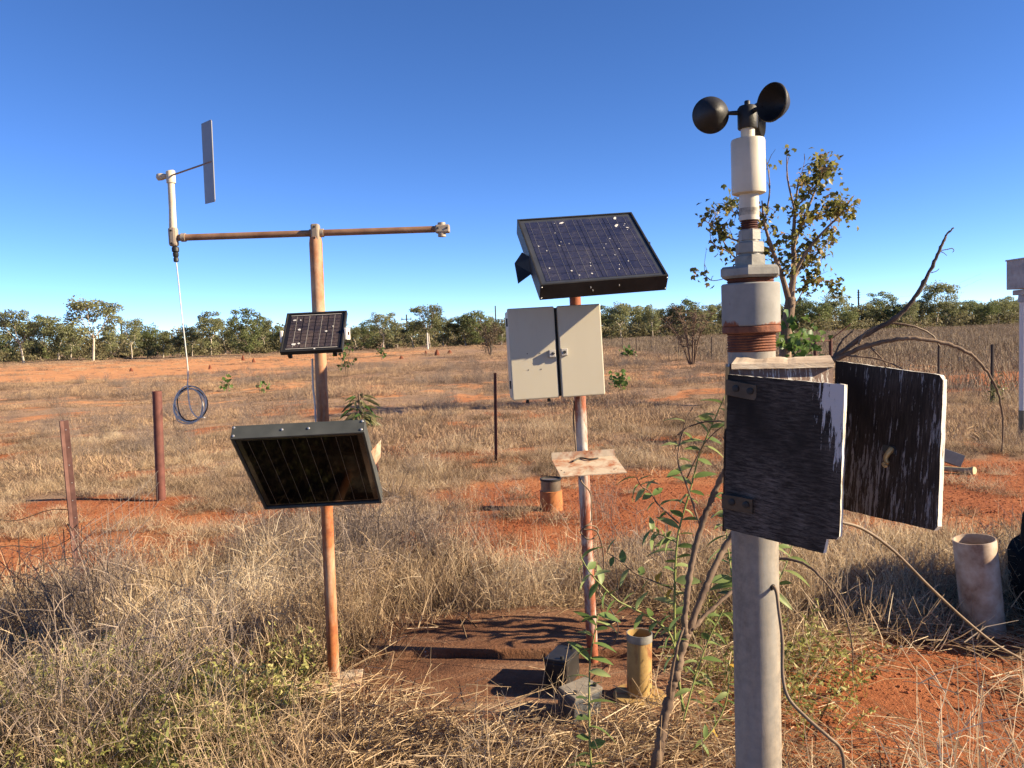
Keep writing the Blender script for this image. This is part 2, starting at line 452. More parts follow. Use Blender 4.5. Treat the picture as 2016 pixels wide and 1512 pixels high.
M['grass_far'] = leafmat('dry field grass', [(0.0, (0.11, 0.075, 0.058)), (0.3, (0.26, 0.175, 0.125)), (0.55, (0.43, 0.29, 0.185)), (0.8, (0.6, 0.41, 0.24)), (1.0, (0.7, 0.49, 0.28))], 0.25, 0.7, 0.3, pos_scale=0.22, pa=1.3)
M['grey_weed'] = leafmat('grey dead weed', [(0.0, (0.05, 0.04, 0.036)), (0.4, (0.17, 0.13, 0.11)), (1.0, (0.4, 0.31, 0.24))], 0.2, 0.7, 0.3, pos_scale=0.4)
M['straw'] = leafmat('bleached straw', [(0.0, (0.2, 0.12, 0.07)), (0.5, (0.5, 0.35, 0.2)), (1.0, (0.75, 0.6, 0.4))], 0.25, 0.5, 0.2, pos_scale=0.8)
M['weed'] = leafmat('yellow green weed', [(0.0, (0.08, 0.1, 0.03)), (0.5, (0.3, 0.31, 0.085)), (1.0, (0.62, 0.56, 0.24))], 0.4, 0.5, 0.3, pos_scale=0.8)
M['stubble'] = leafmat('grey stubble', [(0.0, (0.06, 0.045, 0.034)), (0.5, (0.23, 0.165, 0.11)), (1.0, (0.5, 0.4, 0.28))], 0.2, 0.7, 0.3, pos_scale=0.2)

def soil_mat():
    m, nt, p, o = newmat('red soil and litter')
    a = N(nt, 'ShaderNodeAttribute'); a.attribute_name = 'bare'
    h = N(nt, 'ShaderNodeAttribute'); h.attribute_name = 'sand'
    n1 = noise(nt, 2.2, 8, 0.65); n2 = noise(nt, 26, 6, 0.7); n3 = noise(nt, 0.35, 4, 0.6); n4 = noise(nt, 90, 3, 0.7)
    red = ramp(nt, [(0.25, (0.19, 0.06, 0.028)), (0.5, (0.32, 0.108, 0.046)), (0.75, (0.46, 0.18, 0.085))], n2.outputs['Fac'])
    red2 = mix(nt, ramp(nt, [(0.4, (0, 0, 0)), (0.65, (1, 1, 1))], n1.outputs['Fac']).outputs[0], red.outputs[0], (0.4, 0.145, 0.062))
    sand = ramp(nt, [(0.3, (0.46, 0.185, 0.075)), (0.7, (0.68, 0.37, 0.18))], n1.outputs['Fac'])
    soil = mix(nt, h.outputs['Fac'], red2, sand.outputs[0])
    lit = ramp(nt, [(0.3, (0.17, 0.105, 0.07)), (0.5, (0.36, 0.235, 0.15)), (0.72, (0.55, 0.37, 0.23))], n4.outputs['Fac'])
    lit2 = mix(nt, ramp(nt, [(0.35, (0, 0, 0)), (0.65, (1, 1, 1))], n3.outputs['Fac']).outputs[0], lit.outputs[0], (0.27, 0.18, 0.125))
    f = math_(nt, 'ADD', a.outputs['Fac'], math_(nt, 'MULTIPLY_ADD', n2.outputs['Fac'], 0.9, -0.45))
    f = ramp(nt, [(0.3, (0, 0, 0)), (0.6, (1, 1, 1))], f)
    c = mix(nt, f.outputs[0], lit2, soil)
    c = mix(nt, 1.0, c, (0.84, 0.84, 0.84), 'MULTIPLY')
    nt.links.new(c, p.inputs['Base Color'])
    p.inputs['Roughness'].default_value = 0.95
    p.inputs['Specular IOR Level'].default_value = 0.1
    hh = math_(nt, 'MULTIPLY_ADD', n4.outputs['Fac'], 0.35, n2.outputs['Fac'])
    bump(nt, p, hh, 0.9, 0.035)
    return m
M['soil'] = soil_mat()
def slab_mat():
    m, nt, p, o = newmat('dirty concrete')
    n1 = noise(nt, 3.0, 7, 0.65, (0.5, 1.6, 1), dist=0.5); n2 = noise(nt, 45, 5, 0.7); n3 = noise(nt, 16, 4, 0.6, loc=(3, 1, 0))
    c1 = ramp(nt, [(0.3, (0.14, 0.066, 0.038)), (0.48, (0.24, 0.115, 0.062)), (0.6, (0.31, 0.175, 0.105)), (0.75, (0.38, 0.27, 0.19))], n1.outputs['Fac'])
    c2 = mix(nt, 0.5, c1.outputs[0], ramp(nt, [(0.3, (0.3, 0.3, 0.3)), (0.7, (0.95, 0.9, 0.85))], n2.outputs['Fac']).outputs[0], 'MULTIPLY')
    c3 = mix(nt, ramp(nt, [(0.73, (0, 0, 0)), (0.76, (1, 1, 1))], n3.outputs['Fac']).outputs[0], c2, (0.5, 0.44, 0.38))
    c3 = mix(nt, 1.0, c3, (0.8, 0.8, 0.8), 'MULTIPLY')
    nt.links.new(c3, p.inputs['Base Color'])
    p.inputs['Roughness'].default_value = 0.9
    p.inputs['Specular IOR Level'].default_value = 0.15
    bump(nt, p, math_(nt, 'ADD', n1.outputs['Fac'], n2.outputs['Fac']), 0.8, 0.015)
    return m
M['slab'] = slab_mat()
def wood_mat(name, grain, dark, lighter, paint, amt, side_lo=None, side_hi=None):
    m, nt, p, o = newmat(name)
    dark, lighter, paint = kc(dark), kc(lighter), kc(paint)
    st = (1, 1, 0.11) if grain == 'v' else (0.14, 1, 1)
    g = noise(nt, 190, 8, 0.8, st, dist=0.3)
    base = ramp(nt, [(0.42, dark), (0.68, lighter)], g.outputs['Fac'])
    big = noise(nt, 7, 3, 0.5, (1, 1, 0.5))
    base2 = mix(nt, ramp(nt, [(0.35, (1, 1, 1)), (0.65, (0, 0, 0))], big.outputs['Fac']).outputs[0], base.outputs[0], tuple(c * 0.6 for c in dark))
    f = noise(nt, 95, 7, 0.75, (1, 1, 0.13), dist=0.2).outputs['Fac']
    if side_lo is not None:             # paint survives nearer one edge of the board
        tc = N(nt, 'ShaderNodeTexCoord'); sx = N(nt, 'ShaderNodeSeparateXYZ'); nt.links.new(tc.outputs['Object'], sx.inputs[0])
        mr = N(nt, 'ShaderNodeMapRange'); mr.inputs[1].default_value = side_lo; mr.inputs[2].default_value = side_hi
        mr.inputs[3].default_value = -0.35; mr.inputs[4].default_value = 0.12
        nt.links.new(sx.outputs[0], mr.inputs[0]); f = math_(nt, 'ADD', f, mr.outputs[0])
        mr = N(nt, 'ShaderNodeMapRange'); mr.inputs[1].default_value = -0.12; mr.inputs[2].default_value = 0.15
        mr.inputs[3].default_value = -0.35; mr.inputs[4].default_value = 0.08
        nt.links.new(sx.outputs[2], mr.inputs[0]); f = math_(nt, 'ADD', f, mr.outputs[0])
    else:
        f = math_(nt, 'ADD', f, math_(nt, 'MULTIPLY_ADD', big.outputs['Fac'], 0.5, -0.25))
    k = ramp(nt, [(amt, (0, 0, 0)), (amt + 0.03, (1, 1, 1))], f)
    c = mix(nt, k.outputs[0], base2, paint)
    nt.links.new(c, p.inputs['Base Color'])
    p.inputs['Roughness'].default_value = 0.85
    p.inputs['Specular IOR Level'].default_value = 0.2
    bump(nt, p, math_(nt, 'ADD', g.outputs['Fac'], k.outputs[0]), 0.5, 0.003)
    return m
M['wood_left'] = wood_mat('weathered plywood', 'h', (0.03, 0.022, 0.017), (0.24, 0.19, 0.16), (0.62, 0.58, 0.56), 0.53, 0.0, 0.12)
M['wood_right'] = wood_mat('weathered streaked plywood', 'v', (0.03, 0.021, 0.016), (0.2, 0.148, 0.118), (0.34, 0.31, 0.3), 0.565)
M['wood_back'] = wood_mat('flaking painted board', 'v', (0.3, 0.2, 0.16), (0.46, 0.34, 0.27), (0.78, 0.74, 0.67), 0.54)
M['wood_edge'] = wood_mat('flaking white edge', 'v', (0.35, 0.28, 0.2), (0.6, 0.52, 0.42), (0.8, 0.76, 0.68), 0.42)

def cell_mat(name, base, dust, amt, r0=0.16):
    m, nt, p, o = newmat(name)
    n1 = noise(nt, 9, 7, 0.7); n2 = noise(nt, 70, 5, 0.75, dist=1.0); n3 = noise(nt, 25, 3, 0.6, (1, 1, 0.15))
    d = math_(nt, 'MULTIPLY', ramp(nt, [(0.3, (0.1,) * 3), (0.7, (1,) * 3)], n1.outputs['Fac']).outputs[0], ramp(nt, [(0.35, (0.25,) * 3), (0.75, (1,) * 3)], n2.outputs['Fac']).outputs[0])
    d = math_(nt, 'MULTIPLY', d, amt)
    c = mix(nt, d, base, dust)
    nt.links.new(c, p.inputs['Base Color'])
    rr = math_(nt, 'MULTIPLY_ADD', d, 0.5, r0)
    nt.links.new(rr, p.inputs['Roughness'])
    p.inputs['Specular IOR Level'].default_value = 0.5
    return m
M['cell_blue'] = cell_mat('dusty blue cell', (0.008, 0.012, 0.04), (0.13, 0.115, 0.115), 0.5)
M['cell_small'] = cell_mat('brown dusty cell', (0.012, 0.013, 0.025), (0.2, 0.14, 0.1), 0.7)
M['cell_black'] = cell_mat('black glass cell', (0.0015, 0.0015, 0.002), (0.04, 0.036, 0.032), 0.04, 0.05)
M['cell_black'].node_tree.nodes['Principled BSDF'].inputs['Specular IOR Level'].default_value = 0.05
M['backing'] = surf('grey cell backing', [(0.3, (0.035, 0.04, 0.055)), (0.7, (0.07, 0.075, 0.085))], 9, 0.3, 0, 0)
M['backing_dark'] = surf('dark cell backing', [(0.3, (0.012, 0.011, 0.013)), (0.7, (0.022, 0.02, 0.02))], 9, 0.12, 0, 0, spec=0.6)
M['busbar'] = surf('silver busbar', [(0.3, (0.18, 0.18, 0.2)), (0.7, (0.3, 0.295, 0.3))], 9, 0.4, 0.4, 0)
M['busbar_dim'] = surf('dim busbar', [(0.3, (0.3, 0.28, 0.25)), (0.7, (0.5, 0.46, 0.42))], 9, 0.5, 0.0, 0)
M['busbar_faint'] = surf('faint busbar', [(0.3, (0.1, 0.09, 0.08)), (0.7, (0.2, 0.18, 0.16))], 9, 0.5, 0.0, 0)
M['dropping'] = surf('white bird dropping', [(0.3, (0.6, 0.58, 0.54)), (0.7, (0.78, 0.76, 0.72))], 9, 0.9, 0, 0)
M['wire'] = surf('thin wire', [(0.3, (0.2, 0.17, 0.14)), (0.7, (0.36, 0.32, 0.27))], 9, 0.5, 0.3, 0)
M['wire_dark'] = surf('rusty wire', [(0.3, (0.05, 0.03, 0.02)), (0.7, (0.1, 0.06, 0.04))], 9, 0.6, 0.1, 0)

# ------------------------------------------------------------------ ground
def warp(lo, hi, n, k):
    t = np.linspace(-1, 1, n)
    s = np.sinh(k * t) / np.sinh(k)
    return np.where(s < 0, -s * lo, s * hi)
gx = warp(-1200.0, 1200.0, 361, 8.2)
gy = np.concatenate([np.linspace(-80, 1.6, 14)[:-1], 1.6 + np.geomspace(0.04, 2400, 300) - 0.04])
GX, GY = np.meshgrid(gx, gy)
gv = np.stack([GX.ravel(), GY.ravel(), gz(GX, GY).ravel()], 1)
nx, ny = len(gx), len(gy)
ii = np.arange(nx * ny).reshape(ny, nx)
gf = np.stack([ii[:-1, :-1].ravel(), ii[:-1, 1:].ravel(), ii[1:, 1:].ravel(), ii[1:, :-1].ravel()], 1)
def bulk(name, verts, faces, mats, attrs=None, smooth=False):
    me = bpy.data.meshes.new(name)
    k = faces.shape[1]
    me.vertices.add(len(verts)); me.vertices.foreach_set('co', np.asarray(verts, np.float32).ravel())
    me.loops.add(faces.size); me.loops.foreach_set('vertex_index', faces.astype(np.int32).ravel())
    me.polygons.add(len(faces)); me.polygons.foreach_set('loop_start', np.arange(0, faces.size, k, dtype=np.int32))
    for mm in mats: me.materials.append(mm)
    if attrs:
        for an, av in attrs.items():
            a_ = me.attributes.new(an, 'FLOAT', 'POINT'); a_.data.foreach_set('value', np.asarray(av, np.float32))
    me.update(); me.validate()
    if smooth: me.polygons.foreach_set('use_smooth', [True] * len(me.polygons))
    return me
bb = bare(GX, GY).ravel()
sandm = np.clip(sstep(9, 30, GY) * (1 - sstep(8.5, 10, GX) * (1 - sstep(24, 30, GY))) * 0.95 + 0.35 * ell(GX, GY, -3.6, 6.5, 1.6, 1.6) + 0.3 * sstep(0.5, 0.6, fbm(GX * 0.7, GY * 0.7, 5)), 0, 1).ravel()
ground = link('ground', bulk('ground', gv, gf, [M['soil']], {'bare': bb, 'sand': sandm}, True), None)
tag(ground, 'red outback soil with dry grass litter', 'ground', kind='structure')

# ------------------------------------------------------------------ concrete slabs
def slab(name, outline, z0, z1, label):
    mb = MB()
    n = len(outline)
    fine = []
    for i in range(n):
        a, b = Vector(outline[i]), Vector(outline[(i + 1) % n])
        for k in range(14):
            p = a.lerp(b, k / 14)
            j = (vnoise(p.x * 9 + 3, p.y * 9, 77) - 0.5) * 0.035
            d = (b - a).normalized()
            fine.append((p.x - d.y * j, p.y + d.x * j))
    m_ = len(fine)
    cx_, cy_ = np.mean(fine, 0)
    ins = [(cx_ + (x - cx_) * 0.97, cy_ + (y - cy_) * 0.97) for x, y in fine]
    vs_ = [(x, y, z0) for x, y in fine] + [(x, y, z1 - 0.012) for x, y in fine] + [(x, y, z1) for x, y in ins]
    fs = [(i, (i + 1) % m_, (i + 1) % m_ + m_, i + m_) for i in range(m_)] + [(i + m_, (i + 1) % m_ + m_, (i + 1) % m_ + 2 * m_, i + 2 * m_) for i in range(m_)]
    fs.append(tuple(range(2 * m_, 3 * m_)))
    mb.add(vs_, fs)
    o = mb.build(name, M['slab'], smooth=R_(40))
    return tag(o, label, 'slab')
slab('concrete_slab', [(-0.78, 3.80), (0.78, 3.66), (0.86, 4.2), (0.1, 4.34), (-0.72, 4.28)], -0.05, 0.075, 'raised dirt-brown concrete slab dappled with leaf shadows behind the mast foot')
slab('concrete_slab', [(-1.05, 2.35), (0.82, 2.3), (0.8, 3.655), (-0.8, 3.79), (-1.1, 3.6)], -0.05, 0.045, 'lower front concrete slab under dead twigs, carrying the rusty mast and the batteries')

# ------------------------------------------------------------------ left mast with crossarm
lpB, lpT = Vector((-0.857, 3.505, 0.045)), Vector((-0.846, 3.545, 2.03))
mast = thing('crossarm_mast', lpB, 'tall rusty orange mast with a brown crossarm, standing on a square base plate', 'mast')
def lp(z):
    return lpB.lerp(lpT, (z - lpB.z) / (lpT.z - lpB.z))
MB().tube([lpB, lp(0.8), lp(1.72)], 0.0262, 28).build('pole', M['rust_mast'], mast, smooth=R_(60))
MB().tube([lp(1.70), lp(1.715), lp(2.03), lp(2.055)], [0.0265, 0.0285, 0.0285, 0.025], 28).build('sleeve', M['rust_mast'], mast, smooth=R_(60))
MB().box((lpB.x + 0.005, lpB.y + 0.0, 0.053), (0.24, 0.2, 0.014), Matrix.Rotation(0.12, 3, 'Z')).build('base_plate', M['rust_sheet'], mast, bevel=0.003)
aL, aR = at_y(352, 468, 3.54), at_y(866, 451, 3.56)
dA = (aR - aL).normalized()
tee = at_y(622, 458, 3.55)
armz = lambda x: aL + dA * ((x - aL.x) / dA.x)
MB().tube([armz(aL.x), armz(tee.x - 0.012)], 0.0145, 18).build('crossarm', M['arm'], mast, smooth=R_(60))
MB().tube([armz(tee.x + 0.012), armz(aR.x)], 0.0145, 18).build('crossarm', M['arm'], mast, smooth=R_(60))
tc_ = armz(tee.x)
t_ = MB().box(tc_ + Vector((0, -0.008, 0)), (0.036, 0.042, 0.078))
t_.build('tee_fitting', M['fitting'], mast, bevel=0.008)
MB().tube([armz(tee.x + 0.016), armz(tee.x + 0.034)], 0.019, 18).build('collar', M['fitting'], mast, smooth=R_(60))
MB().tube([armz(tee.x - 0.028), armz(tee.x - 0.016)], 0.018, 18).build('collar', M['arm'], mast, smooth=R_(60))
for dz in (-0.024, 0.024):
    MB().lathe(tc_ + Vector((0, -0.03, dz)), [(0.0045, 0), (0.0045, 0.003)], 10, Matrix.Rotation(R_(90), 3, 'X')).build('bolt', M['dark_frame'], mast)
ec = armz(aR.x + 0.012)
e_ = thing_end = MB().box(ec, (0.064, 0.04, 0.036)); e_.build('end_fitting', M['fitting'], mast, bevel=0.006)
MB().tube([ec + Vector((-0.004, 0, 0.016)), ec + Vector((-0.004, 0, 0.028))], 0.0175, 18).build('collar', M['fitting'], mast, smooth=R_(60))
MB().tube([ec + Vector((-0.004, 0, -0.034)), ec + Vector((-0.004, 0, -0.016))], 0.0175, 18).build('collar', M['fitting'], mast, smooth=R_(60))
for dx in (-0.02, 0.02):
    MB().lathe(ec + Vector((dx, -0.02, 0.002)), [(0.0045, 0), (0.0045, 0.003)], 10, Matrix.Rotation(R_(90), 3, 'X')).build('bolt', M['dark_frame'], mast)
# cable run strapped to the mast
MB().tube(smooth_path([lp(1.52) + Vector((-0.034, -0.01, 0)), lp(1.4) + Vector((-0.036, -0.01, 0)), lp(1.3) + Vector((-0.03, -0.012, 0)), lp(1.1) + Vector((-0.033, -0.01, 0))]), 0.004, 8).build('cable', M['cable_grey'], mast, smooth=3.1)

# wind vane
vE = armz(aL.x - 0.015)                                    # elbow
vane = thing('wind_vane', vE, 'cream wind vane with a flat grey fin on the left end of the crossarm', 'wind vane')
MB().box(vE + Vector((-0.008, 0, 0.004)), (0.038, 0.04, 0.085)).build('elbow', M['fitting'], vane, bevel=0.012)
for dz in (-0.026, 0.03):
    MB().lathe(vE + Vector((-0.01, -0.02, dz)), [(0.0045, 0), (0.0045, 0.003)], 10, Matrix.Rotation(R_(90), 3, 'X')).build('bolt', M['dark_frame'], vane)
MB().tube([armz(aL.x + 0.012), armz(aL.x + 0.03)], 0.019, 18).build('collar', M['fitting'], vane, smooth=R_(60))
vT = at_y(336, 346, 3.55)
MB().tube([vE + Vector((-0.008, 0, 0.04)), vE.lerp(vT, 0.45) + Vector((-0.004, 0, 0)), vT], [0.0165, 0.0145, 0.0145], 20).build('stem', M['cream_pvc'], vane, smooth=R_(60))
MB().tube([vT + Vector((0, 0, -0.032)), vT + Vector((0, 0, 0.018)), vT + Vector((-0.0005, 0, 0.021))], [0.0195, 0.0195, 0.016], 20).build('rotor_cap', M['cream_pvc'], vane, smooth=R_(50))
vF = at(411, 320, 3.17)
dV = (vF - vT).normalized()
MB().tube([vT - dV * 0.03, vF + dV * 0.03], 0.0036, 8).build('rod', M['arm'], vane, smooth=R_(60))
ct = at_y(318, 348, 3.555)
MB().tube([vT + (ct - vT) * 0.3, ct, ct + (ct - vT).normalized() * 0.016, ct + (ct - vT).normalized() * 0.02], [0.008, 0.0155, 0.0155, 0.011], 16).build('counterweight', M['cream_pvc'], vane, smooth=R_(50))
dh = Vector((dV.x, dV.y, dV.z)).normalized()
fn = dh.cross(Vector((0, 0, 1))).normalized()
fz = fn.cross(dh).normalized()
if fz.z < 0: fz = -fz
fm = Matrix((dh, fn, fz)).transposed().to_4x4(); fm.translation = vF
fl = Vector((-0.03, 0)); 
MB().prism([(-0.052, -0.158), (0.046, -0.158), (0.05, -0.15), (0.046, 0.155), (0.04, 0.16), (-0.058, 0.16)], -0.0016, 0.0016).build('fin', surf('grey vane fin', [(0.3, (0.2, 0.2, 0.22)), (0.7, (0.26, 0.26, 0.28))], 8, 0.5, 0.1, 0.05), vane, mtx=fm)
cn = vE + Vector((-0.003, 0, -0.04))
MB().lathe(cn + Vector((0, 0, -0.066)), [(0.008, 0), (0.011, 0.003), (0.011, 0.016), (0.008, 0.02), (0.012, 0.026), (0.0125, 0.04), (0.01, 0.042), (0.0155, 0.046), (0.0155, 0.062), (0.013, 0.066)], 18).build('plug', M['dark_frame'], vane, smooth=R_(40))
# dangling cable
cp0 = cn + Vector((0, 0, -0.062))
Yc = 3.55
path = [cp0] + [at_y(x, y, Yc) for x, y in ((352, 560), (358, 620), (365, 680), (370, 730), (369, 760))]
hang = thing('hanging_cable', path[-1], 'grey cable dangling from the wind vane, its lower end wound into a coil', 'cable')
MB().tube(smooth_path(path, 8), 0.0027, 8).build('lead', M['cable_grey'], hang, smooth=3.1)
for i, (cx_, cy_, rx, ry, tw, mt) in enumerate(((374, 797, 32, 36, 0.2, 'cable_grey'), (373, 799, 30, 33, -0.3, 'cable_grey'), (376, 795, 31, 35, 0.5, 'cable_dark'), (372, 797, 27, 34, 0.9, 'cable_grey'), (377, 796, 29, 31, -0.7, 'cable_dark'), (371, 800, 29, 35, 0.1, 'cable_grey'))):
    pts = []
    for k in range(29):
        a = 2 * math.pi * k / 28 + 1.5
        p = at_y(cx_ + rx * math.cos(a) + 2 * math.sin(3 * a + i), cy_ - ry * math.sin(a) + 1.5 * math.cos(2 * a + i), Yc + 0.012 * i - 0.03 + tw * 0.05 * math.cos(a))
        pts.append(p)
    MB().tube(pts, 0.0026, 7).build('coil', M[mt], hang, smooth=3.1)
MB().tube(smooth_path([at_y(369, 758, Yc - 0.03), at_y(374, 800, Yc - 0.04), at_y(386, 820, Yc - 0.04), at_y(404, 822, Yc - 0.03)], 6), 0.0026, 7).build('coil', M['cable_grey'], hang, smooth=3.1)
MB().tube(smooth_path([at_y(341, 822, Yc), at_y(343, 840, Yc), at_y(353, 852, Yc), at_y(362, 858, Yc)], 5), 0.0012, 6).build('loose_end', M['cable_brown'], hang, smooth=3.1)

# ------------------------------------------------------------------ solar panels
def panel(name, mtx, w, h, t, nxc, nyc, label, cells, backing, frame_m, lip=0.012, bus=None, busbar='busbar', gapx=0.004, gapy=0.004, face_in=0.004, drops=(), side=0.0, cell_margin=0.02):
    # local: x width, z height, -y is the glass side
    r = thing(name, mtx.translation, label, 'solar panel')
    for (x0, x1, z0, z1, nm) in ((-w / 2, w / 2, h / 2 - lip, h / 2, 'frame_rail'), (-w / 2, w / 2, -h / 2, -h / 2 + lip, 'frame_rail'),
                                 (-w / 2, -w / 2 + lip, -h / 2 + lip, h / 2 - lip, 'frame_rail'), (w / 2 - lip, w / 2, -h / 2 + lip, h / 2 - lip, 'frame_rail')):
        MB().box(((x0 + x1) / 2, t / 2, (z0 + z1) / 2), (x1 - x0, t, z1 - z0)).build(nm, frame_m, r, mtx=mtx, bevel=0.0015)
    MB().box((0, face_in + t * 0.3, 0), (w - 2 * lip - 0.001, t * 0.6, h - 2 * lip - 0.001)).build('backing', backing, r, mtx=mtx)
    cw, ch = (w - 2 * lip - 2 * cell_margin) / nxc, (h - 2 * lip - 2 * cell_margin) / nyc
    for i in range(nxc):
        for j in range(nyc):
            x = -w / 2 + lip + cell_margin + cw * (i + 0.5); z = -h / 2 + lip + cell_margin + ch * (j + 0.5)
            k = MB().box((x, face_in - 0.0006, z), (cw - gapx, 0.0012, ch - gapy)).build('cell', cells, r, mtx=mtx)
    if bus:
        for i in range(bus[0]):
            x = -w / 2 + lip + cell_margin + (w - 2 * lip - 2 * cell_margin) * (i + 0.5) / bus[0]
            MB().box((x, face_in - 0.0018, 0), (bus[1], 0.0006, h - 2 * lip - 2 * cell_margin)).build('busbar', M[busbar], r, mtx=mtx)
        for sgn in (-1, 1):
            if len(bus) > 2:
                MB().box((0, face_in - 0.0016, sgn * (h / 2 - lip - cell_margin * 0.6)), (w - 2 * lip - 2 * cell_margin, 0.0006, bus[2])).build('busbar', M[busbar], r, mtx=mtx)
    for (u, v, s_, e_, a_) in drops:
        o = []
        for k in range(10):
            a = 2 * math.pi * k / 10
            rr = s_ * (0.7 + 0.5 * random.random())
            p = Vector((rr * math.cos(a) * e_, rr * math.sin(a)))
            ca, sa = math.cos(a_), math.sin(a_)
            o.append((u * w + p.x * ca - p.y * sa, v * h + p.x * sa + p.y * ca))
        MB().prism(o, face_in - 0.0034, face_in - 0.0015).build('bird_dropping', M['dropping'], r, mtx=mtx)
    return r
def screws(r, mtx, pts, rad=0.0045, axis='Y'):
    for p in pts:
        rm = Matrix.Rotation(R_(90), 3, 'X') if axis == 'Y' else (Matrix.Identity(3) if axis == 'Z' else Matrix.Rotation(R_(90), 3, 'Y'))
        MB().lathe(p, [(rad, 0), (rad, 0.002), (rad * 0.6, 0.0035), (0, 0.004)], 10, rm).build('screw', M['screw'], r, mtx=mtx, smooth=R_(50))

# square panel on the cabinet mast, face to the sky
mA = frame(at(1160, 484, 3.41), R_(-53), R_(-4.6), R_(4.7))
dr = []
rr_ = random.Random(4)
for k in range(26):
    dr.append((rr_.uniform(-0.42, 0.42), rr_.uniform(-0.42, 0.45), rr_.choice([0.0014, 0.002, 0.0024, 0.0036]), rr_.uniform(0.8, 1.8), rr_.uniform(0, 3)))
dr += [(-0.14, 0.4, 0.005, 2.4, 0.5), (0.33, 0.42, 0.006, 2.0, 1.2), (0.31, 0.3, 0.006, 2.2, 1.0)]
pA = panel('solar_panel', mA, 0.536, 0.54, 0.073, 4, 9, 'square dark-framed solar panel tilted to the sky above the beige cabinet', M['cell_blue'], M['backing'], M['dark_frame'], bus=(12, 0.0013), drops=dr, face_in=0.006, lip=0.009, gapx=0.003, gapy=0.002)
screws(pA, mA, [Vector((x, 0.03, -0.2705)) for x in (-0.06, 0.06)] + [Vector((-0.05, 0.045, -0.2705))], 0.005, 'Zd')
for x in (-0.262, 0.262):
    screws(pA, mA, [Vector((x, z, -0.271)) for z in (0.012, 0.064)], 0.003)
for sx, off in ((-1, 0.0), (1, 0.12)):
    b = MB().add([(sx * 0.266, 0.02, -0.02 + off), (sx * 0.266, 0.07, -0.07 + off), (sx * 0.325, 0.1, -0.09 + off), (sx * 0.325, 0.06, 0.0 + off), (sx * 0.29, 0.02, 0.02 + off),
                  (sx * 0.266, 0.024, -0.024 + off), (sx * 0.266, 0.074, -0.074 + off), (sx * 0.325, 0.104, -0.094 + off), (sx * 0.325, 0.064, -0.004 + off), (sx * 0.29, 0.024, 0.016 + off)],
                 [(0, 1, 2, 3, 4), (9, 8, 7, 6, 5), (0, 5, 6, 1), (1, 6, 7, 2), (2, 7, 8, 3), (3, 8, 9, 4), (4, 9, 5, 0)])
    if sx < 0: b.build('bracket', M['dark_frame'], pA, mtx=mA)
MB().box((0.273, 0.04, 0.06), (0.012, 0.03, 0.05)).build('bracket', M['rust_thread'], pA, mtx=mA)
MB().tube([(0.266, 0.04, 0.05), (0.293, 0.04, 0.05)], 0.008, 8).build('bolt', M['dark_frame'], pA, mtx=mA)
MB().box((-0.06, 0.15, -0.02), (0.3, 0.15, 0.06)).build('mount_rail', M['dark_frame'], pA, mtx=mA)

# small panel high on the rusty mast
mB = frame(at(618, 651, 3.39), R_(-42.6), R_(-0.9), R_(-0.2))
drb = [(-0.25, 0.05, 0.006, 1.0, 0.9), (0.2, -0.02, 0.004, 1.3, 0.2), (-0.3, -0.32, 0.006, 1.6, 0.1), (-0.22, -0.3, 0.004, 1.3, 0.6), (0.05, -0.45, 0.003, 1.5, 0), (-0.35, 0.3, 0.004, 2, 0), (-0.25, 0.3, 0.003, 1, 0), (0.3, 0.1, 0.003, 1.2, 0)]
pB = panel('solar_panel', mB, 0.262, 0.226, 0.022, 4, 9, 'small black-framed solar panel with white side brackets, high on the rusty mast', M['cell_small'], M['backing_dark'], M['dark_frame'], lip=0.008, bus=(4, 0.0012, 0.003), busbar='busbar_dim', drops=drb, gapx=0.005, gapy=0.002, cell_margin=0.014)
for sx in (-1, 1):
    MB().box((sx * 0.137, 0.03, 0.0), (0.012, 0.075, 0.052), Matrix.Rotation(R_(42), 3, 'X')).build('bracket', M['white_pole'], pB, mtx=mB, bevel=0.003)
    MB().box((sx * 0.139 + 0.001 * sx, 0.02, -0.006), (0.014, 0.014, 0.014), Matrix.Rotation(R_(42), 3, 'X')).build('bolt', M['rust_dark'], pB, mtx=mB)
for sx in (-1, 1):
    MB().box((sx * 0.095, 0.033, -0.108), (0.016, 0.02, 0.012)).build('clip', M['black_pl'], pB, mtx=mB)
MB().box((0, 0.06, 0.03), (0.27, 0.012, 0.04)).build('mount_rail', M['dark_frame'], pB, mtx=mB)

# dark panel hanging face-down lower on the rusty mast
mC = frame(at(613, 932, 3.21), R_(48.5), R_(-0.8), R_(3.2))
pC = panel('solar_panel', mC, 0.503, 0.545, 0.06, 1, 1, 'black solar panel tilted face-down low on the rusty mast, mirroring the ground', M['cell_black'], M['backing_dark'], M['grey_frame'], lip=0.010, bus=(8, 0.0013), busbar='busbar_faint', face_in=0.008)
screws(pC, mC, [Vector((x, z, 0.274)) for x, z in ((-0.24, 0.012), (-0.243, 0.05), (-0.06, 0.03), (0.04, 0.03), (0.24, 0.012), (0.242, 0.05))], 0.0048, 'Z')
MB().add([(0.252, 0.03, 0.09), (0.252, 0.05, -0.04), (0.272, 0.08, -0.03), (0.288, 0.09, 0.08), (0.252, 0.034, 0.09), (0.252, 0.054, -0.04), (0.272, 0.084, -0.03), (0.288, 0.094, 0.08)],
         [(0, 1, 2, 3), (7, 6, 5, 4), (0, 4, 5, 1), (1, 5, 6, 2), (2, 6, 7, 3), (3, 7, 4, 0)]).build('bracket', M['rust_sheet'], pC, mtx=mC)
MB().box((0.03, 0.09, -0.12), (0.44, 0.02, 0.05)).build('mount_rail', M['rust_dark'], pC, mtx=mC)

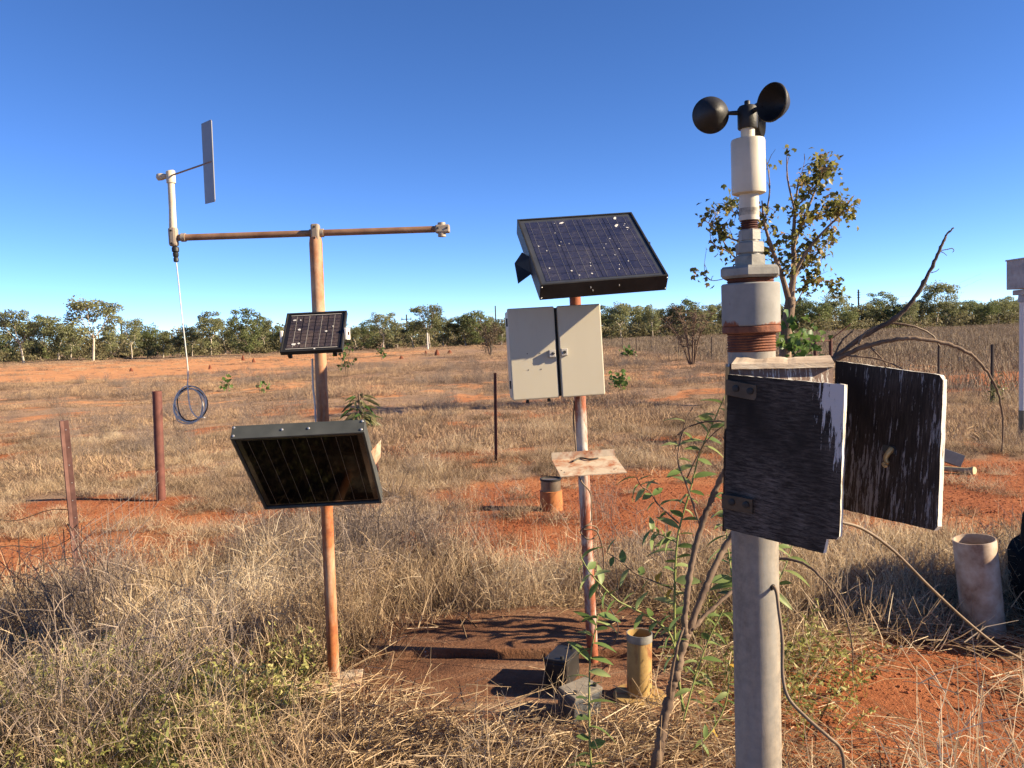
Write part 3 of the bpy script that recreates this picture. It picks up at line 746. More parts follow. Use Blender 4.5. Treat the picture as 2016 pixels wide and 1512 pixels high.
# ------------------------------------------------------------------ cabinet mast
cpB, cpT = Vector((0.333, 3.64, 0.03)), Vector((0.302, 3.66, 1.88))
cm = thing('cabinet_mast', cpB, 'slender white mast with flaking rusty paint, holding up the beige cabinet', 'mast')
def cp(z):
    return cpB.lerp(cpT, (z - cpB.z) / (cpT.z - cpB.z))
MB().tube([cp(0.03), cp(0.5), cp(1.0), cp(1.86)], 0.0262, 26).build('pole', M['white_mast'], cm, smooth=R_(60))
sh = frame(at_y(1156, 915, 3.5), R_(0), R_(-1), R_(3))
shelf = thing('bent_shelf', sh.translation, 'bent cream sheet-metal shelf with rust spots on the slender white mast', 'shelf')
MB().add([(-0.148, 0.09, 0.018), (0.142, 0.09, 0.018), (0.158, -0.1, -0.026), (-0.132, -0.1, -0.026), (-0.148, 0.09, 0.0145), (0.142, 0.09, 0.0145), (0.158, -0.1, -0.0295), (-0.132, -0.1, -0.0295)],
         [(3, 2, 1, 0), (4, 5, 6, 7), (0, 1, 5, 4), (1, 2, 6, 5), (2, 3, 7, 6), (3, 0, 4, 7)]).build('tray', M['rust_sheet'], shelf, mtx=sh)
MB().box((-0.003, 0.092, 0.032), (0.29, 0.003, 0.034), Matrix.Rotation(R_(-10), 3, 'X')).build('back_lip', M['rust_sheet'], shelf, mtx=sh)
MB().tube(smooth_path([(-0.06, 0.04, 0.012), (-0.02, 0.075, 0.02), (0.02, 0.05, 0.016), (0.06, 0.06, 0.017)], 5), 0.004, 8).build('cord', M['cable_dark'], shelf, mtx=sh, smooth=3.1)
for x, z in ((-0.12, -0.04), (-0.11, -0.06), (0.12, -0.05), (0.11, -0.06)):
    MB().lathe((x, z, z * 0.2316 - 0.0027), [(0.003, 0), (0.003, 0.0016)], 8).build('rivet_hole', M['rust_dark'], shelf, mtx=sh)
# cable wandering down the mast
cb = thing('mast_cable', cp(1.24) + Vector((-0.03, -0.01, 0)), 'thin brown cable running down the white mast and knotted halfway', 'cable')
MB().tube(smooth_path([at_y(1131, 790, 3.65), at_y(1129, 830, 3.65), at_y(1133, 870, 3.62), at_y(1133, 895, 3.62)], 6), 0.0035, 8).build('upper_run', M['cable_brown'], cb, smooth=3.1)
MB().tube(smooth_path([at_y(1137, 932, 3.58), at_y(1146, 950, 3.56), at_y(1162, 970, 3.58), at_y(1164, 1000, 3.58), at_y(1164, 1026, 3.58), at_y(1150, 1038, 3.56), at_y(1143, 1048, 3.58), at_y(1158, 1062, 3.56), at_y(1175, 1055, 3.58), at_y(1176, 1040, 3.60), at_y(1160, 1034, 3.56), at_y(1150, 1042, 3.56), at_y(1172, 1044, 3.56), at_y(1182, 1062, 3.56), at_y(1188, 1090, 3.56), at_y(1189, 1120, 3.56)], 6), 0.0035, 8).build('lower_run', M['cable_brown'], cb, smooth=3.1)
MB().tube(smooth_path([at_y(1189, 1120, 3.56), at_y(1180, 1170, 3.54), at_y(1205, 1205, 3.50), at_y(1217, 1235, 3.48), at_y(1210, 1262, 3.48), at_y(1186, 1280, 3.48)], 6), 0.0025, 8).build('tail', M['cable_dark'], cb, smooth=3.1)

# beige cabinet
cabY = R_(6)
mK = frame(at(1095, 693, 3.43), R_(-2.2), R_(-1.2), cabY)
W_, H_, D_ = 0.406, 0.395, 0.15
cab = thing('equipment_cabinet', mK.translation, 'beige two-door metal cabinet bolted to the slender white mast', 'cabinet')
MB().box((0, D_ / 2 + 0.016, 0.0), (W_ - 0.012, D_, H_ - 0.01)).build('body', M['cabinet'], cab, mtx=mK, bevel=0.006)
gx0 = 0.006
MB().box(((-W_ / 2 + gx0 - 0.006) / 2, 0.0, 0), (W_ / 2 + gx0 - 0.006, 0.022, H_), Matrix.Rotation(R_(0.4), 3, 'Z')).build('door', M['cabinet'], cab, mtx=mK, bevel=0.005)
MB().box(((W_ / 2 + gx0 + 0.006) / 2, -0.004, 0), (W_ / 2 - gx0 - 0.006, 0.022, H_), Matrix.Rotation(R_(1.0), 3, 'Z')).build('door', M['cabinet'], cab, mtx=mK, bevel=0.005)
MB().box((gx0, 0.012, 0), (0.011, 0.006, H_ - 0.012)).build('gap_shade', M['black_pl'], cab, mtx=mK)  # black strip stands in for the shade in the gap between the doors
for x, lab in ((-0.022, 0), (0.031, 1)):
    MB().box((x, -0.022, -0.006 + 0.003 * lab), (0.029, 0.022, 0.032)).build('latch', M['grey_louvre'], cab, mtx=mK, bevel=0.003)
    if lab:
        MB().lathe((x, -0.033, -0.003), [(0.007, 0), (0.007, 0.002)], 14, Matrix.Rotation(R_(90), 3, 'X')).build('keyhole', M['black_pl'], cab, mtx=mK)
    else:
        MB().box((x + 0.003, -0.0345, -0.006), (0.015, 0.003, 0.004)).build('key_slot', M['black_pl'], cab, mtx=mK)
        MB().box((x + 0.003, -0.0335, -0.006), (0.004, 0.003, 0.013)).build('key_slot', M['black_pl'], cab, mtx=mK)
for x, z in ((-0.128, 0.0), (-0.073, -0.001), (-0.127, -0.07), (-0.072, -0.07)):
    MB().lathe((x, -0.0115, z), [(0.0024, 0), (0.0024, 0.0012)], 8, Matrix.Rotation(R_(90), 3, 'X')).build('screw_hole', M['black_pl'], cab, mtx=mK)
for x in (-0.13, -0.035):
    MB().lathe((x, 0.06, -H_ / 2 - 0.018), [(0.008, 0), (0.008, 0.012), (0.0055, 0.012), (0.0055, 0.02)], 12).build('cable_gland', M['black_pl'], cab, mtx=mK, smooth=R_(40))
for z in (-0.13, 0.14):
    MB().box((-W_ / 2 - 0.0, 0.03, z), (0.008, 0.022, 0.034)).build('hinge', M['black_pl'], cab, mtx=mK)
    MB().box((W_ / 2 + 0.0015, 0.03, z), (0.006, 0.022, 0.05)).build('hinge', M['cabinet'], cab, mtx=mK)
MB().lathe((-0.145, 0.08, H_ / 2 - 0.004), [(0.004, 0), (0.004, 0.006)], 10).build('stud', M['dark_frame'], cab, mtx=mK)

# ------------------------------------------------------------------ anemometer pipe
PX, PY = 0.592, 1.95
def pz(y, x=1478):
    return at_y(x, y, PY).z
pole = thing('instrument_pipe', (PX, PY, 0), 'thick galvanised pipe with rusty threaded couplings, nearest to the viewer', 'pipe')
ax = Vector((PX, PY, 0))
def ring(name, y_lo, y_hi, r, mat_, n=40, cham=0.0, rot0=0.0, x=1478, sm=R_(40)):
    z0, z1 = pz(y_lo, x), pz(y_hi, x)
    c = cham
    pr = [(r - c, z0), (r, z0 + c), (r, z1 - c), (r - c, z1)] if c else [(r, z0), (r, z1)]
    return MB().lathe(ax, pr, n, rot0=rot0).build(name, mat_, pole, smooth=sm)
MB().lathe(ax, [(0.0565, -0.05), (0.0565, pz(692))], 56).build('lower_pipe', M['galv'], pole, smooth=R_(60))
def thread(y_lo, y_hi, r, turns, mat_):
    z0, z1 = pz(y_lo), pz(y_hi)
    pr = []
    for k in range(turns):
        zz = z0 + (z1 - z0) * k / turns; s_ = (z1 - z0) / turns
        pr += [(r - 0.002, zz), (r + 0.001, zz + s_ * 0.5)]
    pr.append((r - 0.002, z1))
    MB().lathe(ax, pr, 48).build('thread', mat_, pole, smooth=R_(30))
thread(692, 655, 0.0575, 7, M['rust_thread'])
ring('coupling_foot', 656, 641, 0.0695, M['rust_thread'], 56, 0.003)
ring('coupling', 642, 558, 0.0693, paint_over_rust('galvanised with rust foot', (0.32, 0.31, 0.285), (0.28, 0.09, 0.038), (0.13, 0.045, 0.025), 0.57, 9, (1, 1, 0.6), 0.03, pz(650), pz(625)), 56, 0.003)
thread(560, 544, 0.0555, 4, M['rust_thread'])
ring('reducing_bush', 548, 525, 0.077, M['galv_fit'], 6, 0.006, R_(10))
ring('hex_nut', 526, 503, 0.0385, M['galv_fit'], 6, 0.003, R_(20))
ring('neck', 504, 497, 0.027, M['galv_fit'], 24)
ring('hex_nut', 500, 477, 0.0345, M['galv_fit'], 6, 0.003, R_(26))
ring('neck', 480, 470, 0.0225, M['galv_fit'], 24)
ring('hex_nut', 475, 452, 0.0265, M['galv_fit'], 6, 0.003, R_(30))
thread(454, 432, 0.0205, 5, M['rust_dark'])
an = thing('cup_anemometer', (PX, PY, pz(433)), 'ivory cup anemometer with three black cups on top of the galvanised pipe', 'anemometer')
def aring(name, prof, mat_, n=40):
    return MB().lathe(ax, prof, n).build(name, mat_, an, smooth=R_(40))
aring('stem', [(0.0235, pz(434)), (0.0235, pz(380))], M['bone'])
aring('stain_band', [(0.0239, pz(424)), (0.0239, pz(410))], surf('grimy band', [(0.35, (0.12, 0.1, 0.08)), (0.6, (0.55, 0.49, 0.38))], 30, 0.6, 0, 0))
aring('body', [(0.034, pz(383, 1474)), (0.0395, pz(381, 1474)), (0.0402, pz(378, 1474)), (0.0402, pz(279, 1473)), (0.0385, pz(275, 1473)), (0.018, pz(274, 1473))], M['bone'], 48)
aring('shaft', [(0.0165, pz(276, 1472)), (0.0165, pz(250, 1472))], M['bone'])
zh0, zh1 = pz(254, 1472), pz(209, 1472)
aring('hub', [(0.022, zh0), (0.0235, zh0 + 0.003), (0.0235, zh1 - 0.006), (0.019, zh1), (0.007, zh1 + 0.001), (0.007, zh1 + 0.011), (0.0055, zh1 + 0.013)], M['black_pl'])
zc = (zh0 + zh1) / 2 + 0.012
RC = 0.086
for a in (180, -60, 60):
    d = Vector((math.cos(R_(a)), math.sin(R_(a)), 0))
    c = ax + d * RC + Vector((0, 0, zc))
    op = Vector((d.y, -d.x, 0))                           # the way the cup opens
    q = op.to_track_quat('Z', 'Y').to_matrix()
    rc = 0.0425
    prof = [(rc, 0), (rc + 0.002, -0.002), (rc + 0.002, -0.006), (rc - 0.001, -0.009), (0.036, -0.022), (0.024, -0.038), (0.012, -0.048), (0.0, -0.051),
            (0.0, -0.048), (0.011, -0.045), (0.022, -0.035), (0.034, -0.02), (rc - 0.003, -0.007)]
    MB().lathe(c + op * 0.016, prof, 36, q, closed=True).build('cup', M['black_pl'], an, smooth=R_(50))
    MB().tube([ax + d * 0.02 + Vector((0, 0, zc)), c - d * 0.036], [0.006, 0.0045], 10).build('arm', M['black_pl'], an, smooth=R_(60))
# feed hole and cable in the pipe wall
hole = at_y(1519, 1156, 1.9)
hp = Vector((PX + 0.0555 * math.sin(R_(28)), PY - 0.0555 * math.cos(R_(28)), hole.z))
MB().lathe(hp, [(0.0075, -0.002), (0.0075, 0.0025)], 16, Vector((math.sin(R_(28)), -math.cos(R_(28)), 0)).to_track_quat('Z', 'Y').to_matrix()).build('cable_hole', M['black_pl'], pole)
pc_ = thing('pipe_cable', hp, 'brown cable hanging out of a hole in the thick galvanised pipe', 'cable')
MB().tube(smooth_path([hp + Vector((-0.004, 0.01, 0.004)), hp + Vector((0.004, -0.014, -0.004)), at(1533, 1200, 1.9), at(1540, 1260, 1.88), at(1541, 1330, 1.86), at(1553, 1375, 1.84), at(1590, 1415, 1.82), at(1630, 1450, 1.8), at(1655, 1475, 1.8), at(1662, 1520, 1.8), at(1655, 1600, 1.82), at(1600, 1760, 1.86)], 8), 0.0042, 10).build('lead', M['cable_brown'], pc_, smooth=3.1)

# wooden instrument box with two open doors
wb = thing('wooden_box', at(1535, 870, 1.86), 'weathered plywood instrument box with both doors hanging open, flaking white paint', 'box')
def board(name, TL, TR, BR, BL, thick, outline, mat_, parent, edge_m=None, back=1):
    x = ((TR - TL) + (BR - BL)).normalized(); z0 = ((TL - BL) + (TR - BR)).normalized()
    y = z0.cross(x).normalized(); z = x.cross(y).normalized()
    c = (TL + TR + BR + BL) / 4
    mm = Matrix((x, y, z)).transposed().to_4x4(); mm.translation = c
    inv = mm.inverted()
    q = [inv @ p for p in (TL, TR, BR, BL)]
    def uv(u, v):                      # u 0..1 left to right, v 0..1 bottom to top
        return (q[3] * (1 - u) + q[2] * u) * (1 - v) + (q[0] * (1 - u) + q[1] * u) * v
    fine = []
    n = len(outline)
    for i in range(n):
        a, b = Vector(outline[i]), Vector(outline[(i + 1) % n])
        m_ = max(1, int((b - a).length * 26))
        for k in range(m_):
            p = a.lerp(b, k / m_)
            j = 0.0035 * (random.random() - 0.5)
            d = (b - a).normalized()
            w = uv(p.x - d.y * j, p.y + d.x * j)
            fine.append((w.x, w.z))
    mb = MB().prism(fine, 0.0, thick)
    me = mb.mesh(name)
    o = link(name, me, mat_, parent, mtx=mm)
    if edge_m:
        me.materials.append(edge_m)
        for p in me.polygons:
            if abs(p.normal.y) < 0.5: p.material_index = 1
    return o, mm, uv
full = [(0, 0), (1, 0), (1, 1), (0, 1)]
bTL, bTR = at(1436, 716, 1.86), at(1640, 714, 1.90)
bBR, bBL = at(1640, 1000, 1.90), at(1434, 1040, 1.86)
board('back_board', bTL, bTR, bBR, bBL, 0.02, full, M['wood_back'], wb, M['wood_edge'])
tp = MB()
o1, o2 = at(1440, 717, 1.842), at(1642, 713, 1.882)
i1, i2 = at(1450, 704, 1.90), at(1634, 700, 1.94)
tp_n = 24
vs_ = []
for k in range(tp_n + 1):
    t = k / tp_n
    f_, b_ = o1.lerp(o2, t), i1.lerp(i2, t)
    j = Vector((0, 0, (float(vnoise(t * 9, 0.5, 8)) - 0.5) * 0.006 + (random.random() - 0.5) * 0.001))
    vs_ += [f_ + Vector((0, 0, -0.012)) + j * 0.5, f_ + j, b_ + j * 1.5, b_ + Vector((0, 0, -0.03))]
fs = []
for k in range(tp_n):
    for s_ in range(4):
        fs.append((k * 4 + s_, k * 4 + (s_ + 1) % 4, (k + 1) * 4 + (s_ + 1) % 4, (k + 1) * 4 + s_))
fs += [(3, 2, 1, 0), tuple(tp_n * 4 + s_ for s_ in range(4))]
tp.add(vs_, fs)
tp.build('top_board', surf('bleached end grain', [(0.3, (0.3, 0.22, 0.16)), (0.55, (0.5, 0.4, 0.3)), (0.75, (0.7, 0.62, 0.5))], 40, 0.9, 0, 0.5, stretch=(0.2, 1, 1)), wb)
MB().add([at(1428, 722, 1.82), at(1436, 722, 1.83), at(1436, 722, 1.90), at(1428, 722, 1.89), at(1422, 1046, 1.82), at(1430, 1046, 1.83), at(1430, 1046, 1.90), at(1422, 1046, 1.89)],
         [(0, 1, 2, 3), (7, 6, 5, 4), (0, 4, 5, 1), (1, 5, 6, 2), (2, 6, 7, 3), (3, 7, 4, 0)]).build('side_board', M['wood_right'], wb)
lo_, mL, uvL = board('door', at(1431, 737, 1.80), at(1664, 757, 1.60), at(1650, 1098, 1.605), at(1427, 1040, 1.81), 0.012,
                     [(0, 0), (0.88, 0.0), (0.9, 0.09), (0.975, 0.1), (1, 0.12), (1, 0.5), (1, 1), (0.5, 1), (0, 1)], M['wood_left'], wb, M['wood_edge'])
lo_['label'] = 'dark weathered plywood door swung toward the viewer, white paint left at its upper corner'
ro_, mR, uvR = board('door', at(1642, 710, 1.84), at(1860, 739, 1.57), at(1843, 1046, 1.57), at(1640, 998, 1.84), 0.011, [(0, 0), (0.97, 0.0), (1, 0.03), (1, 0.97), (0.97, 1), (0, 1)], M['wood_right'], wb, M['wood_edge'])
ro_['label'] = 'dark streaked plywood door with a hooked rusty hasp'
for px0, py0, px1, py1 in ((1428, 747, 1489, 789), (1420, 972, 1481, 1012)):
    a_, b_ = at(px0, py0, 1.795), at(px1, py0 + 11, 1.745)
    dz_ = Vector((0, 0, -(py1 - py0 - 11) * 1.78 / FPX))
    nrm = Vector(((b_ - a_).y, -(b_ - a_).x, 0)).normalized()
    st = MB().add([a_, b_, b_ + dz_, a_ + dz_, a_ - nrm * 0.004, b_ - nrm * 0.004, b_ + dz_ - nrm * 0.004, a_ + dz_ - nrm * 0.004],
                  [(3, 2, 1, 0), (4, 5, 6, 7), (0, 1, 5, 4), (1, 2, 6, 5), (2, 3, 7, 6), (3, 0, 4, 7)]).build('hinge_strap', M['brass'], lo_, bevel=0.001)
    for t in (0.34, 0.8):
        p = a_.lerp(b_, t) + dz_ * 0.45 + nrm * 0.0005
        MB().lathe(p, [(0.0078, -0.002), (0.0078, 0.002), (0.004, 0.003)], 14, nrm.to_track_quat('Z', 'Y').to_matrix()).build('hinge_bolt', M['black_pl'], lo_)
rn = (mR.to_3x3() @ Vector((0, -1, 0))).normalized()
h0 = mR @ uvR(0.56, 0.43) + rn * 0.002
def rloc(u, v, out):
    return mR @ uvR(u, v) + rn * out
MB().add([rloc(0.52, 0.49, 0.001), rloc(0.62, 0.49, 0.001), rloc(0.63, 0.44, 0.001), rloc(0.51, 0.45, 0.001), rloc(0.52, 0.49, 0.005), rloc(0.62, 0.49, 0.005), rloc(0.63, 0.44, 0.005), rloc(0.51, 0.45, 0.005)],
         [(0, 1, 2, 3), (7, 6, 5, 4), (0, 4, 5, 1), (1, 5, 6, 2), (2, 6, 7, 3), (3, 7, 4, 0)]).build('hasp_plate', M['grey_frame'], ro_)
MB().tube(smooth_path([rloc(0.6, 0.475, 0.004), rloc(0.595, 0.445, 0.012), rloc(0.585, 0.415, 0.015), rloc(0.59, 0.388, 0.015), rloc(0.605, 0.38, 0.014)], 5), list(np.linspace(0.0062, 0.0036, 21)), 8).build('hasp_hook', M['hook_sun_tint'], ro_, smooth=3.1)
MB().tube(smooth_path([rloc(0.625, 0.385, 0.03), rloc(0.61, 0.375, 0.03), rloc(0.63, 0.362, 0.03), rloc(0.645, 0.372, 0.03)], 5), 0.003, 8).build('hasp_hook', M['hook_sun_tint'], ro_, smooth=3.1)

# ------------------------------------------------------------------ ground objects near the masts
def can_at(p, r, prof, mat_, name, lean=None):
    pass
c0 = gd(1259, 1372, 0.045)
cn_ = thing('metal_can', (c0.x, c0.y, 0.045), 'tall open yellowed can on a round flange, standing beside the batteries', 'can')
hcan = 0.262; rcan = 0.052
lean = Matrix.Rotation(R_(1.5), 3, 'Y')
MB().lathe((c0.x, c0.y, 0.06), [(rcan, 0), (rcan, hcan), (rcan - 0.003, hcan), (rcan - 0.003, 0.01)], 36, lean).build('tube', M['can'], cn_, smooth=R_(40))
MB().lathe((c0.x, c0.y, 0.06), [(rcan + 0.0015, hcan - 0.032), (rcan + 0.002, hcan - 0.03), (rcan + 0.002, hcan + 0.001), (rcan - 0.001, hcan + 0.001), (rcan - 0.001, hcan - 0.03)], 36, lean, closed=True).build('rim', M['galv_fit'], cn_, smooth=R_(40))
MB().lathe((c0.x, c0.y, 0.0455), [(0.11, 0), (0.112, 0.004), (0.108, 0.012), (rcan, 0.014)], 36, Matrix.Rotation(R_(2), 3, 'Y')).build('flange', M['can'], cn_, smooth=R_(40))
for k in range(6):
    MB().box((c0.x + 0.0525 * math.cos(R_(-38)), c0.y + 0.0525 * math.sin(R_(-38)), 0.09 + k * 0.036), (0.004, 0.004, 0.014), Matrix.Rotation(R_(-38), 3, 'Z')).build('seam_slot', M['rust_dark'], cn_)

def battery(c, ang, size, body_m, lid_m, label, tilt=0.0):
    mt = Matrix.Translation(Vector(c)) @ Matrix.Rotation(R_(ang), 4, 'Z') @ Matrix.Rotation(R_(tilt), 4, 'X')
    b = thing('battery', c, label, 'battery')
    w, d, h = size
    MB().box((0, 0, h * 0.43), (w, d, h * 0.86)).build('case', body_m, b, mtx=mt, bevel=0.004)
    MB().box((0, 0, h * 0.93), (w * 1.02, d * 1.03, h * 0.14)).build('lid', lid_m, b, mtx=mt, bevel=0.004)
    for sx in (-0.36, 0.36):
        MB().lathe((sx * w, -0.25 * d, h), [(0.009, -0.002), (0.008, 0.012), (0.0, 0.013)], 12).build('terminal', M['dark_frame'], b, mtx=mt, smooth=R_(40))
    return b
g1 = gd(1112, 1352, 0.045)
battery((g1.x - 0.005, g1.y + 0.07, 0.044), 64, (0.165, 0.1, 0.125), M['blackbox'], M['blackbox'], 'black battery with a dusty top, the farther of the two by the can')
g2 = gd(1142, 1420, 0.045)
battery((g2.x + 0.0, g2.y + 0.06, 0.05), 38, (0.15, 0.1, 0.115), M['greybox'], M['dustlid'], 'grey battery tipped over, the nearer of the two by the can', 8)

g3 = gd(1086, 1003)
og = thing('rain_gauge', (g3.x, g3.y, gzf(g3.x, g3.y)), 'orange tin cylinder with a black rim sunk in the bare red soil', 'rain gauge')
zz = gzf(g3.x, g3.y)
MB().lathe((g3.x, g3.y, zz), [(0.103, -0.04), (0.1, 0.17), (0.1, 0.175), (0.09, 0.178)], 40).build('base', M['orange_tin'], og, smooth=R_(40))
MB().lathe((g3.x, g3.y, zz), [(0.09, 0.172), (0.09, 0.275)], 40).build('collar', surf('dull steel', [(0.3, (0.18, 0.14, 0.1)), (0.7, (0.3, 0.24, 0.18))], 8, 0.4, 0.5, 0.1), og, smooth=R_(40))
MB().lathe((g3.x, g3.y, zz), [(0.093, 0.268), (0.098, 0.272), (0.098, 0.285), (0.094, 0.288), (0.088, 0.286), (0.086, 0.25), (0.0, 0.24)], 40).build('rim', M['black_pl'], og, smooth=R_(40))

g4 = gd(1938, 1238)
pp = thing('white_pipe', (g4.x, g4.y, 0), 'open white plastic pipe stained with red dirt, leaning in the dark shadow', 'pipe')
pl_ = Matrix.Rotation(R_(-6), 3, 'Y')
MB().lathe((g4.x, g4.y, -0.03), [(0.099, 0), (0.099, 0.5), (0.0985, 0.502), (0.092, 0.502), (0.0915, 0.05)], 48, pl_).build('tube', M['pvc_dirty'], pp, smooth=R_(40))

# dark stepped tank just right of the view
tk = thing('black_tank', (3.32, 4.05, 0), 'black round tank at the right edge, throwing the wide dark shadow', 'tank')
MB().lathe((3.32, 4.05, 0), [(0.65, -0.05), (0.66, 0.28), (0.65, 0.31), (0.6, 0.32), (0.6, 0.35)], 64).build('base', M['tank'], tk, smooth=R_(40))
MB().lathe((3.32, 4.05, 0), [(0.6, 0.34), (0.59, 0.48), (0.54, 0.6), (0.44, 0.69), (0.25, 0.74), (0.0, 0.75)], 64).build('dome', M['tank'], tk, smooth=R_(40))
MB().lathe((3.32, 4.05, 0.73), [(0.2, 0), (0.2, 0.06), (0.18, 0.07), (0.0, 0.07)], 40).build('hatch', M['tank'], tk, smooth=R_(40))

# star pickets and the rusty post
def picket(name, pb, pt, label, w=0.034, mat_='picket', holes=True):
    r = thing(name, pb, label, 'fence post')
    d = (pt - pb).normalized(); L = (pt - pb).length
    q = d.to_track_quat('Z', 'Y').to_matrix().to_4x4()
    mm = Matrix.Translation(pb) @ Matrix.Rotation(R_(20), 4, 'Z')
    mm = Matrix.Translation(pb) @ q @ Matrix.Rotation(R_(20), 4, 'Z')
    mb = MB()
    prof = []
    for k in range(3):
        a = R_(90 + 120 * k)
        u = Vector((math.cos(a), math.sin(a))); v = Vector((-u.y, u.x))
        prof += [u * w * 0.75 - v * 0.0028, u * w * 0.75 + v * 0.0028, Vector((math.cos(a + R_(60)), math.sin(a + R_(60)))) * 0.0055]
    n = len(prof)
    mb.add([(p.x, p.y, -0.2) for p in prof] + [(p.x, p.y, L) for p in prof], [tuple(range(n - 1, -1, -1)), tuple(range(n, 2 * n))] + [(i, (i + 1) % n, (i + 1) % n + n, i + n) for i in range(n)])
    mb.build('steel_bar', M[mat_], r, mtx=mm)
    if holes:
        for k in range(8):
            MB().lathe((0, 0.012, 0), [(0.0035, 0), (0.0035, 0.002)], 8, None).build('hole', M['screw'], r, mtx=mm @ Matrix.Translation((0.0032, 0.006 + 0.006 * (k % 2), L - 0.06 - k * 0.115)) @ Matrix.Rotation(R_(90), 4, 'Y') @ Matrix.Translation((0, -0.006, 0)))
    return r
pb = gd(157, 1172)
picket('star_picket', pb, at_y(124, 828, pb.y), 'leaning brown steel picket holding sagging wire, at the far left', 0.042)
pb2 = gd(977, 912)
picket('star_picket', Vector((pb2.x, pb2.y, 0)), at_y(975, 734, pb2.y), 'thin dark steel picket standing alone left of the cabinet mast', 0.028, 'rust_dark', False)
pr_ = gd(317, 985)
prt = at_y(309, 770, pr_.y)
rp = thing('rusty_post', pr_, 'round rusty steel post beside the dangling cable coil', 'fence post')
MB().tube([Vector((pr_.x, pr_.y, -0.1)), pr_.lerp(prt, 0.5), prt], 0.046, 28, cap=False).build('pipe', surf('maroon rust', [(0.3, (0.1, 0.035, 0.028)), (0.7, (0.2, 0.075, 0.055))], 9, 0.7, 0.1, 0.2), rp, smooth=R_(60))
MB().tube([prt + Vector((0, 0, -0.25)), prt + Vector((0, 0, -0.002))], 0.041, 28, cap=False).build('bore', M['rust_dark'], rp, smooth=R_(60))

# sagging wire netting
nt_ = thing('wire_netting', gd(100, 1150), 'sagging rusty wire netting hung between the leaning picket and the round post', 'netting')
A0 = gd(-150, 1215) ; A1 = pb
for k in range(9):
    t = k / 8
    b = A0.lerp(A1, t)
    hgt = 0.62 - 0.2 * t + 0.05 * math.sin(7 * t)
    MB().tube([b + Vector((0, 0, -0.02)), b + Vector((0.03 * math.sin(9 * t), 0.02, hgt * 0.5)), b + Vector((-0.03 - 0.05 * math.sin(5 * t), 0.05, hgt))], 0.003, 5).build('upright_wire', M['wire_dark'], nt_)
for hh, sag in ((0.1, 0.02), (0.24, 0.1), (0.4, 0.12), (0.55, 0.05)):
    pts = [A0.lerp(A1, t) + Vector((0, 0.02, hh + 0.14 * (1 - t) - sag * math.sin(math.pi * t) + 0.03 * math.sin(11 * t + hh * 20))) for t in np.linspace(0, 1, 15)]
    MB().tube(pts, 0.003, 5).build('line_wire', M['wire_dark'], nt_)
B0, B1 = pb, Vector((pr_.x, pr_.y, 0))
for k in range(1, 14):
    t = k / 14
    b = B0.lerp(B1, t)
    MB().tube([b, b + Vector((0.01, 0, 0.15)), b + Vector((0.02 * math.sin(k), 0, 0.42 - 0.1 * t))], 0.0016, 5).build('upright_wire', M['wire'], nt_)
for hh in (0.12, 0.3, 0.42):
    MB().tube([B0.lerp(B1, t) + Vector((0, 0, hh - 0.1 * t - 0.06 * math.sin(math.pi * t))) for t in np.linspace(0, 1, 13)], 0.0016, 5).build('line_wire', M['wire'], nt_)
MB().tube([pb + Vector((-0.012 + 0.03 * math.cos(a), 0.03 * math.sin(a), 0.46 + 0.02 * math.sin(2 * a))) for a in np.linspace(0, 6.3, 12)], 0.0026, 6).build('tie_wire', M['wire_dark'], nt_)

# white instrument pole at the right edge
wp = gd(2012, 862)
ip = thing('white_instrument_pole', (wp.x, wp.y, 0), 'white pole carrying a louvred sensor shield at the right edge', 'pole')
zt = at_y(2012, 592, wp.y).z
MB().tube([(wp.x, wp.y, 0.33), (wp.x, wp.y, zt)], 0.036, 24).build('upper_pole', M['white_pole'], ip, smooth=R_(60))
MB().tube([(wp.x, wp.y, -0.05), (wp.x, wp.y, 0.36)], 0.039, 24).build('lower_pole', surf('olive painted foot', [(0.3, (0.16, 0.13, 0.08)), (0.7, (0.28, 0.24, 0.15))], 8, 0.7, 0, 0.1), ip, smooth=R_(60))
z0_, z1_ = at_y(2005, 590, wp.y).z, at_y(2005, 510, wp.y).z
hh_ = z1_ - z0_
sb = Vector((wp.x + 0.1, wp.y, 0))
MB().box(sb + Vector((0, 0, z0_ + hh_ * 0.62)), (0.4, 0.36, hh_ * 0.72)).build('shield_body', M['grey_louvre'], ip, bevel=0.01)
for k in range(6):
    MB().box(sb + Vector((0, -0.185, z0_ + hh_ * (0.32 + 0.1 * k))), (0.38, 0.05, 0.008), Matrix.Rotation(R_(35), 3, 'X')).build('louvre', M['grey_louvre'], ip)
    MB().box(sb + Vector((0.205, 0, z0_ + hh_ * (0.32 + 0.1 * k))), (0.05, 0.34, 0.008), Matrix.Rotation(R_(35), 3, 'Y')).build('louvre', M['grey_louvre'], ip)
MB().box(sb + Vector((0, 0, z0_ + hh_ * 0.99)), (0.42, 0.38, 0.02)).build('shield_roof', M['grey_louvre'], ip, bevel=0.005)
MB().box(sb + Vector((0.03, 0, z0_ + hh_ * 0.18)), (0.34, 0.3, hh_ * 0.13)).build('shield_base', M['grey_louvre'], ip, bevel=0.01)
MB().box(sb + Vector((0.02, 0, z0_ + hh_ * 0.0)), (0.3, 0.06, hh_ * 0.2)).build('bracket', M['white_pole'], ip, bevel=0.01)
MB().tube([(wp.x, wp.y, zt - 0.02), (wp.x, wp.y, zt + 0.06), (wp.x + 0.06, wp.y, zt + 0.12)], [0.056, 0.05, 0.03], 20).build('cap', M['grey_louvre'], ip, smooth=R_(60))

